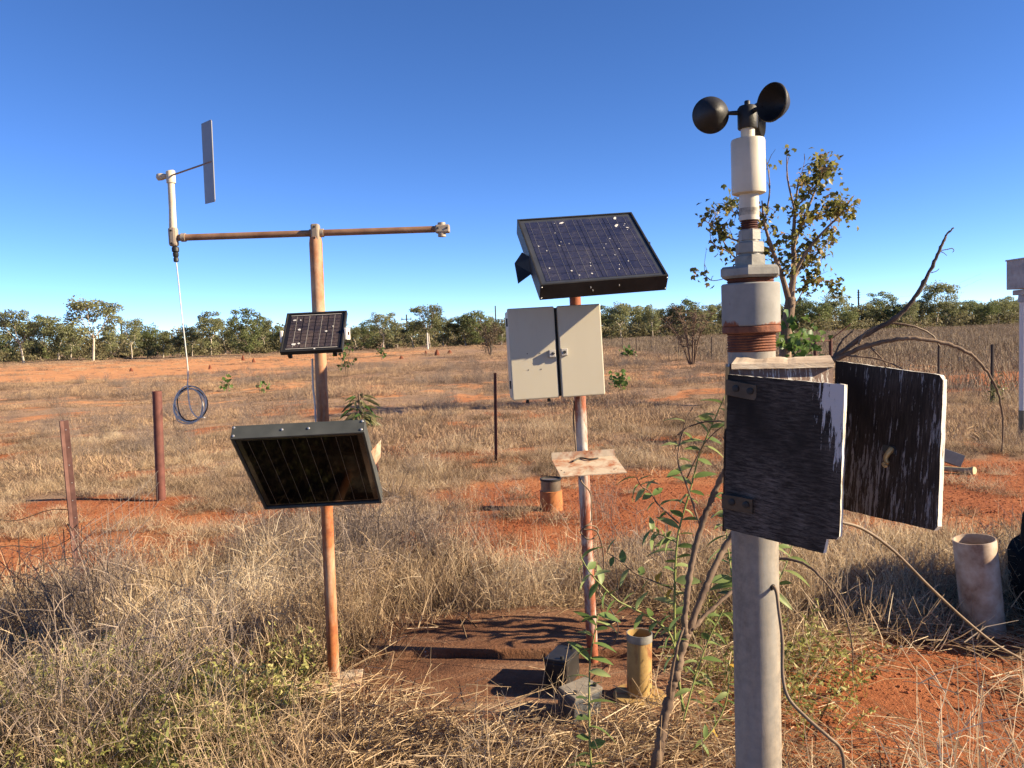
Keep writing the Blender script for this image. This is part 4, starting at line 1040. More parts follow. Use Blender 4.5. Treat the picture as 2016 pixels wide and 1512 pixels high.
# fallen grey panel with a pale float
fp = gd(1868, 925)
fm_ = Matrix.Translation(fp + Vector((0, 0, 0.12))) @ Matrix.Rotation(R_(22), 4, 'Y') @ Matrix.Rotation(R_(-8), 4, 'Z')
fpn = thing('fallen_trough', (fp.x, fp.y, 0), 'tilted grey metal trough lying on red soil beyond the streaked door', 'trough')
MB().box((-0.12, 0, 0.02), (0.52, 0.012, 0.13)).build('front_plate', surf('blue grey sheet', [(0.3, (0.12, 0.13, 0.145)), (0.7, (0.2, 0.21, 0.225))], 9, 0.45, 0.2, 0.1), fpn, mtx=fm_, bevel=0.002)
MB().box((-0.12, 0.1, -0.04), (0.52, 0.2, 0.012)).build('floor_plate', M['grey_frame'], fpn, mtx=fm_, bevel=0.002)
MB().box((0.137, 0.1, 0.02), (0.008, 0.2, 0.13)).build('end_plate', M['grey_frame'], fpn, mtx=fm_, bevel=0.002)
ff = gd(1912, 934)
fl_ = thing('timber_offcut', (ff.x, ff.y, 0), 'pale round timber offcut on the red soil beside the grey trough', 'timber')
MB().tube([ff + Vector((-0.22, 0.12, 0.05)), ff + Vector((-0.05, 0.0, 0.04)), ff + Vector((0.0, -0.05, 0.045))], [0.025, 0.03, 0.043], 18).build('log', surf('pale cut timber', [(0.3, (0.45, 0.32, 0.15)), (0.7, (0.66, 0.52, 0.3))], 14, 0.8, 0, 0.1), fl_, smooth=R_(50))
MB().lathe(ff + Vector((0.001, -0.051, 0.045)), [(0.042, -0.002), (0.04, 0.004), (0.0, 0.005)], 18, Vector((0.5, -0.85, 0.05)).to_track_quat('Z', 'Y').to_matrix()).build('cut_end', surf('cut end grain', [(0.3, (0.55, 0.43, 0.24)), (0.7, (0.72, 0.6, 0.38))], 30, 0.8, 0, 0.1), fl_, smooth=R_(50))

# ------------------------------------------------------------------ paddock fence on the right
fe = thing('paddock_fence', (9.2, 30, 0), 'straight line of thin dark posts with wire running toward the far trees', 'fence')
fence_pts = [(8.5, 14.0), (10.2, 18.9), (9.6, 31.0), (9.1, 36.0), (9.2, 43.5), (8.7, 49.0), (8.8, 55.5), (8.8, 62.5), (9.2, 72.0), (9.6, 83.0)]
pm = MB().tube([(0, 0, -0.2), (0.01, 0, 1.08)], 0.028, 7).mesh('post')
pm.materials.append(M['dark_post'])
for x, y in fence_pts:
    o = bpy.data.objects.new('post', pm); col.objects.link(o); o.parent = fe; o.matrix_parent_inverse = WORLD_POS[fe.name].inverted()
    o.location = (x, y, gzf(x, y)); o.rotation_euler = (random.uniform(-0.03, 0.03), random.uniform(-0.05, 0.03), 0)
    s_ = 0.8 if y > 30 else 1.0
    o.scale = (s_, s_, 1)
sf = MB()
for (x, y) in ((9.6, 25.0), (10.25, 25.4)):
    MB().tube([(x, y, -0.2), (x, y, 1.12)], 0.055, 10).build('strainer_post', M['rust_dark'], fe, smooth=R_(60))
MB().tube([(9.6, 25.0, 1.0), (10.25, 25.4, 1.0)], 0.03, 8).build('stay_rail', M['rust_dark'], fe)
MB().tube([(9.55, 25.0, 0.75), (9.05, 25.3, 0.45)], 0.03, 8).build('stay_rail', M['rust_dark'], fe)
MB().tube([(10.3, 25.4, 1.05), (10.9, 25.4, 1.5)], 0.02, 8).build('stay_rail', M['rust_dark'], fe)
for hh in (0.4, 0.7, 0.98):
    pts = [Vector((x, y, gzf(x, y) + hh)) for x, y in fence_pts]
    MB().tube(pts, 0.0018, 4).build('strand', M['wire_dark'], fe)

# ------------------------------------------------------------------ power poles
def power_pole(px, top, Y, label, cross=0.0, r=0.12, two=False, pale=False):
    p = at_y(px, top, Y)
    o = thing('power_pole', (p.x, p.y, 0), label, 'power pole')
    MB().tube([(p.x, p.y, -0.3), (p.x, p.y, p.z)], [r, r * 0.75], 10).build('shaft', M['white_pole' if pale else 'pole_wood'], o, smooth=R_(60))
    if cross:
        MB().box((p.x, p.y - 0.12, p.z - 0.9), (cross, 0.14, 0.14)).build('cross_arm', M['pole_wood'], o)
        for sx in (-0.45, 0.45):
            MB().tube([(p.x + sx * cross, p.y - 0.12, p.z - 0.85), (p.x + sx * cross, p.y - 0.12, p.z - 0.55)], 0.07, 8).build('insulator', M['pole_wood'], o)
    if two:
        for k in range(3):
            MB().box((p.x, p.y - 0.1, p.z - 0.6 - 0.5 * k), (0.7, 0.1, 0.1)).build('cross_arm', M['pole_wood'], o)
    return p
P1 = power_pole(238, 633, 150, 'bare dark power pole above the trees at the far left', r=0.2)
P2 = power_pole(800, 619, 150, 'power pole with a wide crossarm, seen between the two masts', 1.9, 0.16)
P3 = power_pole(975, 602, 145, 'bare thin power pole left of the cabinet top', r=0.14)
P4 = power_pole(1690, 570, 160, 'taller power pole with short arms right of the lone tree', r=0.2, two=True)
P5 = power_pole(1677, 597, 170, 'shorter power pole with a crossarm right of the lone tree', 1.6, 0.16)
power_pole(841, 655, 93, 'short white marker post in front of the tree line', r=0.09, pale=True)
for i, (a_, b_, dz) in enumerate(((P1, P2, -0.9), (P2, P3, -0.9), (P3, P4, -0.9), (P1, P2, -1.6), (P3, P4, -1.8), (P4, Vector((95, 160, 11)), -0.9), (P4, Vector((95, 160, 11)), -2.0))):
    pts = [a_.lerp(b_, t) + Vector((0, 0, dz - 2.2 * math.sin(math.pi * t) * (1 if i != 1 else 0.4))) for t in np.linspace(0, 1, 16)]
    w = MB().tube(pts, 0.013, 4).build('power_line', M['wire'])
    tag(w, ['upper thin power line from the far-left pole to the crossarm pole', 'short thin power line from the crossarm pole to the pole by the cabinet', 'upper thin power line from the pole by the cabinet to the paired poles', 'lower thin power line from the far-left pole to the crossarm pole', 'lower thin power line from the pole by the cabinet to the paired poles', 'upper thin power line running right from the paired poles', 'lower thin power line running right from the paired poles'][i], 'power line', 'power lines above the tree line')

# ------------------------------------------------------------------ leaf clouds and trees
def leaf_quads(cent, size, r, aspect=2.0, droop=0.3, tint=None):
    n = len(cent)
    d = r.normal(size=(n, 3)); d[:, 2] -= droop; d /= np.linalg.norm(d, axis=1, keepdims=True)
    u = r.normal(size=(n, 3)); u -= d * (u * d).sum(1, keepdims=True); u /= np.linalg.norm(u, axis=1, keepdims=True)
    L = size * r.uniform(0.7, 1.35, (n, 1)); W = L / aspect
    v = np.stack([cent - d * L * 0.5, cent + u * W * 0.5, cent + d * L * 0.5, cent - u * W * 0.5], 1).reshape(-1, 3)
    f = np.arange(4 * n).reshape(n, 4)
    t = r.uniform(0.15, 0.85, n) if tint is None else tint
    return v, f, np.repeat(t, 4)
def clump_points(c, rad, n, r, shell=0.55):
    d = r.normal(size=(n, 3)); d /= np.linalg.norm(d, axis=1, keepdims=True)
    s = (shell + (1 - shell) * r.random((n, 1))) * r.uniform(0.6, 1.05, (n, 1))
    return np.asarray(c) + d * s * np.asarray(rad)

def make_tree_meshes(seed, h, kind):
    r = np.random.default_rng(seed); rd = random.Random(seed)
    tr = MB()
    lean = rd.uniform(-0.06, 0.06)
    fork = {'gum': 0.34, 'dense': 0.2, 'tall': 0.42}[kind] * rd.uniform(0.85, 1.15)
    tp_ = [Vector((0, 0, -0.2)), Vector((lean * h * 0.5, 0, h * fork * 0.5)), Vector((lean * h, rd.uniform(-.1, .1), h * fork))]
    R0 = h * 0.015
    tr.tube(smooth_path(tp_, 3), list(np.linspace(R0 * 1.25, R0 * 0.85, 7)), 7)
    cw = {'gum': 0.31, 'dense': 0.34, 'tall': 0.23}[kind] * h
    cents = []
    nb = rd.randint(4, 6)
    for i in range(nb):
        a = 2 * math.pi * i / nb + rd.uniform(-0.4, 0.4)
        out = cw * rd.uniform(0.35, 0.95)
        e = Vector((lean * h + math.cos(a) * out, math.sin(a) * out, h * rd.uniform(0.5, 0.9)))
        mid = tp_[-1].lerp(e, 0.5) + Vector((math.cos(a), math.sin(a), 0)) * 0.12 * cw - Vector((0, 0, 0.04 * h))
        pth = smooth_path([tp_[-1] * 0.98, mid, e], 3)
        tr.tube(pth, list(np.linspace(R0 * 0.62, R0 * 0.14, len(pth))), 5)
        cents.append(e)
        for k in range(rd.randint(2, 4)):
            s_ = pth[rd.randint(3, len(pth) - 2)]
            a2 = a + rd.uniform(-1.2, 1.2)
            e2 = s_ + Vector((math.cos(a2) * cw * 0.4, math.sin(a2) * cw * 0.4, h * rd.uniform(0.02, 0.2)))
            tr.tube([s_, s_.lerp(e2, 0.5) + Vector((0, 0, 0.02 * h)), e2], [R0 * 0.3, R0 * 0.2, R0 * 0.08], 4)
            cents.append(e2)
    if True:
        for k in range({'gum': 26, 'dense': 44, 'tall': 30}[kind]):
            zq = rd.uniform({'gum': 0.36, 'dense': 0.1, 'tall': 0.22}[kind], 0.93)
            zc_ = {'gum': 0.64, 'dense': 0.5, 'tall': 0.58}[kind]
            a = rd.uniform(0, 6.28); q = math.sqrt(rd.uniform(0.02, 1.0)) * cw * math.sqrt(max(0.05, 1 - ((zq - zc_) / 0.46) ** 2))
            cents.append(Vector((lean * h + math.cos(a) * q, math.sin(a) * q, h * zq)))
    vs_, fs, ts = [], [], []
    b = 0
    for c in cents:
        rad = h * rd.uniform(0.075, 0.13)
        n = int(rd.uniform(60, 105))
        P = clump_points(c, (rad * 1.25, rad * 1.25, rad * 0.85), n, r)
        tint = np.clip(r.normal(rd.uniform(0.35, 0.65), 0.14, n), 0.05, 0.95)
        v, f, t = leaf_quads(P, 0.036 * h ** 0.5 * 1.25 + 0.09, r, 1.7, 0.5, tint)
        vs_.append(v); fs.append(f + b); ts.append(t); b += len(v)
    crown = bulk('crown', np.concatenate(vs_), np.concatenate(fs), [M['dense_leaf' if kind == 'dense' else 'gum_leaf']], {'tint': np.concatenate(ts)})
    tm = tr.mesh('trunk'); tm.materials.append(M['dull_bark' if kind == 'dense' else 'gum_bark'])
    tm.polygons.foreach_set('use_smooth', [True] * len(tm.polygons))
    return tm, crown
protos = {k: [make_tree_meshes(100 * j + i, 6.0, k) for i in range(n)] for j, (k, n) in enumerate((('gum', 5), ('dense', 4), ('tall', 3)))}
def tree(px, top, Y, kind, i, label, group, wide=1.0):
    p = at_y(px, top, Y)
    o = thing('gum_tree', (0, 0, 0), label, 'tree', group)
    tm, cm_ = protos[kind][i % len(protos[kind])]
    for nm, me in (('trunk', tm), ('crown', cm_)):
        c = bpy.data.objects.new(nm, me); col.objects.link(c); c.parent = o
    s_ = (p.z - gzf(p.x, Y)) / 5.75
    o.location = (p.x, Y, gzf(p.x, Y) - 0.03)
    o.scale = (s_ * wide, s_ * wide, s_)
    o.rotation_euler = (0, 0, random.uniform(0, 6.28))
    return o
GRP = 'gum trees of the tree line along the horizon'
special = [(175, 592, 99, 'gum', 0, 'tallest pale-trunked gum in the left tree line, standing forward with a rounded crown', 1.2),
           (40, 612, 98, 'gum', 1, 'pale-limbed gum at the far left end of the tree line', 1.05),
           (410, 614, 106, 'tall', 0, 'gum with a small round top rising just right of the hanging cable', 1.05),
           (487, 609, 101, 'dense', 0, 'dark round-headed gum with a pale stem, left of the small solar panel', 1.0),
           (750, 617, 103, 'gum', 2, 'gum with a bushy top just right of the small solar panel', 1.0),
           (843, 601, 104, 'gum', 3, 'tall broad gum above the white marker post', 1.05),
           (935, 607, 105, 'dense', 1, 'rounded green gum left of the cabinet top', 1.05),
           (1222, 597, 112, 'tall', 1, 'upright green gum just right of the cabinet', 1.0),
           (1284, 600, 114, 'tall', 2, 'dark-topped gum with a forked pale stem behind the paddock fence', 1.0),
           (1350, 590, 116, 'dense', 2, 'green gum rising behind the bare many-stemmed bush', 1.1),
           (1592, 582, 118, 'dense', 3, 'dense gum directly right of the lone tree trunk', 1.3),
           (1645, 578, 122, 'gum', 4, 'gum with an open spreading top left of the paired power poles', 1.0),
           (1742, 575, 124, 'dense', 0, 'dark pointed gum right of the paired power poles', 0.9),
           (1842, 559, 120, 'gum', 0, 'largest gum in the right tree line, crossed by the dead branch tip', 1.15),
           (1915, 588, 126, 'dense', 1, 'low rounded gum between the dead branch and the right edge', 1.3),
           (1985, 584, 126, 'dense', 2, 'gum at the right edge behind the white instrument pole', 1.1)]
for px, top, Y, k, i, lab, wd in special:
    tree(px, top, Y, k, i, lab, GRP, wd)
rt_ = random.Random(11)
fill = [(-60, 615), (5, 625), (75, 620), (108, 628), (135, 640), (215, 640), (255, 632), (285, 637), (318, 650), (352, 655), (375, 640), (440, 632), (462, 640), (520, 632), (545, 637), (575, 640),
        (605, 640), (640, 642), (672, 640), (700, 638), (722, 634), (780, 634), (812, 635), (870, 628), (893, 622), (915, 625), (960, 622), (985, 625), (1020, 628), (1060, 625), (1100, 622), (1150, 618), (1190, 605),
        (1205, 612), (1250, 604), (1265, 612), (1310, 612), (1330, 608), (1372, 604), (1392, 600), (1410, 598), (1440, 600), (1470, 600), (1510, 600), (1540, 595), (1568, 590), (1618, 600), (1668, 605), (1692, 600), (1715, 598), (1768, 600),
        (1792, 598), (1815, 590), (1868, 588), (1890, 592), (1945, 590), (1965, 595), (2010, 590), (2050, 590), (2090, 595)]
MARKS = [(-400, 'outside the left edge'), (-10, 'right of the left edge'), (175, 'right of the tallest pale-trunked gum'), (368, 'right of the hanging cable'), (617, 'right of the small solar panel'), (841, 'right of the white marker post'),
         (990, 'behind the cabinet'), (1187, 'right of the cabinet'), (1415, 'behind the galvanised pipe'), (1555, 'right of the lone tree'), (1690, 'right of the paired power poles'), (1875, 'right of the dead branch tip'), (2016, 'outside the right edge')]
ORD = ['first', 'second', 'third', 'fourth', 'fifth', 'sixth', 'seventh', 'eighth', 'ninth', 'tenth', 'eleventh']
fill.sort(); cnt_ = {}
for j, (px, top) in enumerate(fill):
    kind = rt_.choice(['tall', 'tall', 'gum', 'dense'] if j % 3 else ['gum', 'tall'])
    where = [w for q, w in MARKS if q <= px][-1]
    k_ = cnt_[where] = cnt_.get(where, -1) + 1
    tree(px, top + rt_.uniform(-5, 5), rt_.uniform(104, 116) + (9 if px > 1150 else 0), kind, j, '%s plain mid-height gum of the tree line counting %s' % (ORD[k_], where), GRP, rt_.uniform(0.85, 1.35))
# scrub and far woodland behind the front trees
def mass(name, n_cl, xr, yr, zr, rad, nleaf, size, mat_, seed, label, cat):
    r = np.random.default_rng(seed)
    vs_, fs, ts = [], [], []; b = 0
    for k in range(n_cl):
        Y = r.uniform(*yr); X = r.uniform(*xr) * Y
        zt_ = r.uniform(*zr) * (0.7 + 0.6 * float(vnoise(X * 0.12, Y * 0.1, 5)))
        rr = rad * r.uniform(0.7, 1.4)
        P = clump_points((X, Y, zt_), (rr * 1.2, rr, rr * 0.9), nleaf, r, 0.3)
        P[:, 2] = np.maximum(P[:, 2], 0.03)
        v, f, t = leaf_quads(P, size, r, 1.6, 0.2, np.clip(r.normal(r.uniform(0.3, 0.6), 0.13, nleaf), 0.03, 0.95))
        vs_.append(v); fs.append(f + b); ts.append(t); b += len(v)
    o = link(name, bulk(name, np.concatenate(vs_), np.concatenate(fs), [mat_], {'tint': np.concatenate(ts)}), None)
    return tag(o, label, cat, kind='stuff')
mass('scrub', 560, (-0.78, 0.78), (104, 124), (0.1, 1.7), 0.95, 60, 0.3, M['scrub_leaf'], 5, 'olive undergrowth at the foot of the tree line', 'scrub')
mass('woodland', 2000, (-0.8, 0.8), (120, 170), (0.3, 3.4), 1.2, 60, 0.38, M['scrub_leaf'], 6, 'far woodland massed behind the tree line', 'woodland')

# ------------------------------------------------------------------ lone tree behind the pipe
TY = 16.0
rl = random.Random(3); nl = np.random.default_rng(3)
lt = thing('lone_tree', gd(1555, 792), 'sparse lone tree with bronze-olive leaves rising behind the galvanised pipe', 'tree')
def tpx(pts, dy=0.0):
    n = len(pts)
    return [at_y(x, y, TY + dy * i / max(1, n - 1)) for i, (x, y) in enumerate(pts)]
limbs = [([(1550, 800), (1547, 735), (1546, 680), (1552, 625), (1557, 585)], 0.155, 0.12, 0),
         ([(1557, 588), (1563, 530), (1562, 470), (1566, 410), (1572, 350)], 0.085, 0.015, 0.3),
         ([(1553, 592), (1540, 545), (1520, 490), (1505, 440), (1500, 395)], 0.075, 0.014, -0.6),
         ([(1562, 490), (1585, 430), (1605, 380), (1622, 335), (1634, 308)], 0.04, 0.008, 0.7),
         ([(1560, 540), (1590, 490), (1625, 450), (1650, 425), (1679, 386)], 0.045, 0.007, -0.7),
         ([(1558, 560), (1585, 520), (1610, 500), (1640, 470)], 0.04, 0.009, 0.9),
         ([(1566, 420), (1552, 360), (1549, 320), (1551, 295)], 0.026, 0.006, -0.3),
         ([(1505, 440), (1515, 380), (1513, 340), (1507, 312)], 0.022, 0.006, 0.4),
         ([(1522, 495), (1480, 480), (1440, 470), (1408, 448), (1382, 430)], 0.035, 0.006, -0.5),
         ([(1510, 540), (1470, 520), (1440, 500), (1418, 460), (1402, 402)], 0.035, 0.006, 0.5),
         ([(1500, 450), (1470, 430), (1440, 415), (1425, 400)], 0.02, 0.006, -0.9),
         ([(1440, 500), (1420, 488), (1402, 478), (1398, 450), (1404, 430)], 0.014, 0.005, 0.3),
         ([(1480, 535), (1440, 545), (1400, 552), (1387, 530), (1391, 488)], 0.013, 0.004, 0.1),
         ([(1566, 600), (1590, 560), (1615, 550), (1640, 575)], 0.016, 0.005, 0.4),
         ([(1575, 400), (1600, 372), (1618, 352), (1630, 330)], 0.02, 0.005, -0.8),
         ([(1590, 440), (1620, 420), (1645, 400), (1662, 430)], 0.018, 0.005, 0.6),
         ([(1572, 360), (1580, 335), (1585, 312)], 0.012, 0.004, 0.2)]
leafP = []
for k, (pts, r0, r1, dy) in enumerate(limbs):
    w = tpx(pts, dy)
    if k in (5, 3, 4): w = [p + Vector((0, dy * 0.1, 0)) for p in w]
    sp = smooth_path(w, 6)
    MB().tube(sp, list(np.linspace(r0 * 0.85, r1 * 0.85, len(sp))), 10 if r0 > 0.05 else 6).build('trunk' if k < 1 else 'limb', M['tree_bark'], lt, smooth=3.1)
tw = MB()
for k, (pts, r0, r1, dy) in enumerate(limbs[1:], 1):
    sp = smooth_path(tpx(pts, dy), 8)
    bare_limb = k in (12, 11, 6, 7, 16)
    nn = 4 if bare_limb else 13
    for j in range(nn):
        t = rl.uniform(0.25, 1.0)
        s_ = sp[int(t * (len(sp) - 1))]
        L = rl.uniform(0.12, 0.42)
        d = Vector((rl.gauss(0, 0.8), rl.gauss(0, 0.8), rl.gauss(0.25, 0.6))).normalized()
        e = s_ + d * L
        tw.tube([s_, s_.lerp(e, 0.5) + Vector((0, 0, 0.04)), e], [0.009, 0.006, 0.003], 4)
        if not bare_limb or j == 0:
            for q in range(rl.randint(6, 15) if k not in (8, 9, 10) else rl.randint(4, 8)):
                leafP.append(s_.lerp(e, rl.uniform(0.2, 1.1)) + Vector((rl.gauss(0, 0.1), rl.gauss(0, 0.1), rl.gauss(0, 0.09))))
tw.build('twig_spray', M['tree_bark'], lt)
# broad lobed leaves
shape = np.array([(0, -0.5), (0.38, -0.28), (0.5, 0.12), (0.24, 0.08), (0.0, 0.55), (-0.24, 0.08), (-0.5, 0.12), (-0.38, -0.28)])
def lobed(cent, size, r, name, mat_, tl=(0.3, 0.7)):
    n = len(cent)
    c = np.array([tuple(p) for p in cent])
    d = r.normal(size=(n, 3)); d[:, 2] -= 0.7; d /= np.linalg.norm(d, axis=1, keepdims=True)
    u = r.normal(size=(n, 3)); u -= d * (u * d).sum(1, keepdims=True); u /= np.linalg.norm(u, axis=1, keepdims=True)
    w = np.cross(d, u)
    S = size * r.uniform(0.65, 1.3, (n, 1, 1))
    v = c[:, None] + (u[:, None] * shape[None, :, :1] + d[:, None] * shape[None, :, 1:] + w[:, None] * (np.abs(shape[None, :, :1]) * 0.35)) * S
    f = np.arange(8 * n).reshape(n, 8)
    # split each 8-gon in two halves so the fold is real
    fa = np.concatenate([f[:, [0, 1, 2, 3]], f[:, [0, 3, 4, 5]], f[:, [0, 5, 6, 7]]])
    t = np.repeat(np.clip(r.uniform(*tl, n) + (r.random(n) < 0.13) * 0.35, 0, 1), 8)
    return bulk(name, v.reshape(-1, 3), fa, [mat_], {'tint': t})
link('crown', lobed(leafP, 0.112, nl, 'crown', M['leaf_lone'], (0.15, 0.75)), None, lt)
low = []
for k in range(70):
    low.append(at_y(rl.gauss(1552, 22), rl.gauss(668, 17), TY + rl.uniform(-0.6, 0.4)))
for k in range(16):
    low.append(at_y(rl.uniform(1545, 1600), rl.uniform(625, 690), TY - 0.3))
link('sucker_leaves', lobed(low, 0.17, nl, 'sucker_leaves', M['leaf_green'], (0.2, 0.8)), None, lt)

# ------------------------------------------------------------------ shrubs and saplings in the paddock
def bushy(name, px, base, top, Y, wpx, n_st, mat_bark, leaf_m, n_leaf, lsize, label, cat, seed, lobes=True, open_=0.3, spread=0.6):
    r = np.random.default_rng(seed); rd = random.Random(seed)
    p = at_y(px, base, Y); t_ = at_y(px, top, Y)
    z0 = gzf(p.x, Y); H = t_.z - z0; Wd = wpx * Y / FPX / 2
    o = thing(name, (p.x, Y, z0), label, cat)
    pts = []
    for k in range(n_st):
        a = 2 * math.pi * k / n_st + rd.uniform(-0.4, 0.4)
        e = Vector((p.x + math.cos(a) * Wd * rd.uniform(0.4, 0.9), Y + math.sin(a) * Wd * rd.uniform(0.4, 0.9), z0 + H * rd.uniform(0.65, 1.0)))
        b = Vector((p.x + math.cos(a) * 0.02 * n_st * 0.4, Y + math.sin(a) * 0.02 * n_st * 0.4, z0 - 0.05))
        sp = smooth_path([b, b.lerp(e, 0.45) + Vector((math.cos(a) * Wd * -0.05, math.sin(a) * Wd * -0.05, H * 0.1)), e], 5)
        r0 = max(0.006, H * 0.014)
        st = MB().tube(sp, list(np.linspace(r0, r0 * 0.25, len(sp))), 6)
        for j in range(int(6 * spread * 4)):
            s_ = sp[rd.randint(3, len(sp) - 1)]
            q = s_ + Vector((rd.gauss(0, 1), rd.gauss(0, 1), rd.gauss(0.4, 0.6))).normalized() * H * rd.uniform(0.08, 0.26)
            st.tube([s_, s_.lerp(q, 0.5) + Vector((0, 0, 0.01 * H)), q], [r0 * 0.35, r0 * 0.22, r0 * 0.1], 4)
            pts += [s_.lerp(q, x) for x in (0.5, 0.8, 1.0)]
        st.build('stem', mat_bark, o)
    pts = [pts[rd.randrange(len(pts))] + Vector((rd.gauss(0, 1), rd.gauss(0, 1), rd.gauss(0, 1))) * lsize * 0.7 for k in range(n_leaf)]
    if lobes:
        me = lobed(pts, lsize, r, 'foliage', leaf_m)
    else:
        v, f, t = leaf_quads(np.array([tuple(q) for q in pts]), lsize, r, 2.2, 0.1)
        me = bulk('foliage', v, f, [leaf_m], {'tint': t})
    link('foliage', me, None, o)
    return o
bushy('dead_bush', 965, 703, 632, 55, 95, 5, M['dull_bark'], M['dry_leaf'], 900, 0.14, 'dark brown leafy bush standing left of the cabinet in front of the trees', 'bush', 41, False, spread=1.2)
bushy('bare_bush', 1362, 712, 590, 33, 130, 9, M['twig'], M['dry_leaf'], 520, 0.085, 'many-stemmed almost bare bush between the cabinet and the galvanised pipe', 'bush', 42, False, spread=1.6)
bushy('sapling', 682, 718, 672, 33, 30, 3, M['twig'], M['leaf_green'], 60, 0.14, 'small green sapling just right of the small solar panel', 'sapling', 43)
bushy('sapling', 751, 697, 684, 60, 14, 2, M['twig'], M['leaf_green'], 30, 0.2, 'tiny green sapling left of the white marker post, before the far trees', 'sapling', 44)
bushy('sapling', 1237, 702, 685, 45, 24, 4, M['twig'], M['leaf_green'], 60, 0.2, 'low green shrub before the paddock fence, right of the cabinet top', 'sapling', 45)
bushy('sapling', 1223, 776, 742, 21, 34, 4, M['twig'], M['leaf_green'], 60, 0.13, 'green leafy seedling right of the cabinet bottom', 'sapling', 46)
bushy('sapling', 447, 757, 740, 27, 24, 3, M['twig'], M['leaf_green'], 24, 0.13, 'flat dark green seedling right of the cable coil', 'sapling', 47)
bushy('sapling', 512, 763, 748, 26, 34, 3, M['twig'], M['leaf_green'], 20, 0.12, 'faint grey-green seedling above the lower dark panel', 'sapling', 48)
bushy('sapling', 1580, 720, 655, 24, 60, 5, M['twig'], M['leaf_green'], 90, 0.2, 'dark green shrub at the foot of the lone tree', 'bush', 49)
bushy('creeper', 1960, 835, 745, 13.9, 34, 4, M['greenstem'], M['leaf_pale'], 60, 0.08, 'pale green creeper climbing the nearest fence post on the right', 'creeper', 50, False)

# single leaves as parts
def leaf_mesh(name, L, W, mat_, fold=0.25, curl=0.25, n=6, tint=0.5):
    mb = MB()
    v = []
    for i in range(n + 1):
        t = i / n
        w = W * math.sin(math.pi * min(1, t * 0.96 + 0.02)) ** 0.8 * (1 - 0.25 * t)
        z = -curl * L * t * t
        v += [(-w / 2, t * L, z + fold * w), (0, t * L, z), (w / 2, t * L, z + fold * w)]
    f = []
    for i in range(n):
        b = i * 3
        f += [(b, b + 1, b + 4, b + 3), (b + 1, b + 2, b + 5, b + 4)]
    mb.add(v, f, tint)
    me = mb.mesh(name); me.materials.append(mat_)
    me.polygons.foreach_set('use_smooth', [True] * len(me.polygons))
    return me
LM = [leaf_mesh('leaf', 0.088, 0.042, M['leaf_shrub'], 0.15, 0.2, tint=0.45), leaf_mesh('leaf', 0.074, 0.03, M['leaf_shrub'], 0.3, 0.35, tint=0.6), leaf_mesh('leaf', 0.062, 0.04, M['leaf_shrub'], 0.1, 0.1, tint=0.35), leaf_mesh('leaf', 0.095, 0.034, M['leaf_shrub'], 0.2, 0.5, tint=0.7)]
LY = leaf_mesh('leaf', 0.06, 0.045, M['leaf_yellow'], 0.3, 0.3)
LP = [leaf_mesh('leaf', 0.3, 0.085, M['leaf_pale'], 0.25, 0.6, tint=0.55), leaf_mesh('leaf', 0.24, 0.055, M['leaf_pale'], 0.3, 0.9, tint=0.75), leaf_mesh('leaf', 0.26, 0.06, M['leaf_green'], 0.25, 0.7, tint=0.3)]
def put_leaf(me, p, direction, parent, scale=1.0, roll=None, name='leaf'):
    o = bpy.data.objects.new(name, me); col.objects.link(o)
    d = Vector(direction).normalized()
    q = d.to_track_quat('Y', 'Z').to_matrix().to_4x4() @ Matrix.Rotation(random.uniform(-0.9, 0.9) if roll is None else roll, 4, 'Y')
    mm = Matrix.Translation(p) @ q @ Matrix.Scale(scale, 4)
    o.parent = parent
    o.matrix_parent_inverse = WORLD_POS.get(parent.name, Matrix.Identity(4)).inverted()
    o.matrix_basis = mm
    return o

# broad sapling behind the lower panel
sp_ = at_y(712, 880, 13.5)
sl = thing('broadleaf_sapling', (sp_.x, 13.5, 0), 'broad-leaved pale green sapling just above the lower dark panel', 'sapling')
tpS = at_y(706, 775, 13.5)
MB().tube(smooth_path([Vector((sp_.x, 13.5, -0.05)), Vector((sp_.x, 13.5, tpS.z * 0.5)), tpS], 4), 0.018, 7).build('stem', M['twig'], sl)
for k in range(7):
    a = k * 0.9
    b_ = Vector((sp_.x, 13.5, tpS.z * (0.3 + 0.08 * k)))
    MB().tube([b_, b_ + Vector((math.cos(a) * 0.14, math.sin(a) * 0.14, 0.16))], 0.008, 5).build('stem', M['twig'], sl)
for k in range(80):
    a = random.uniform(0, 6.28); q = random.uniform(0.02, 0.2)
    z = tpS.z * random.uniform(0.25, 0.98)
    f_ = 1.0 - abs(z / tpS.z - 0.6) * 0.8
    p = Vector((sp_.x + math.cos(a) * q * f_, 13.5 + math.sin(a) * q * f_, z))
    put_leaf(random.choice(LP), p, (math.cos(a), math.sin(a), random.uniform(-0.5, 0.6)), sl, random.uniform(0.6, 1.0))

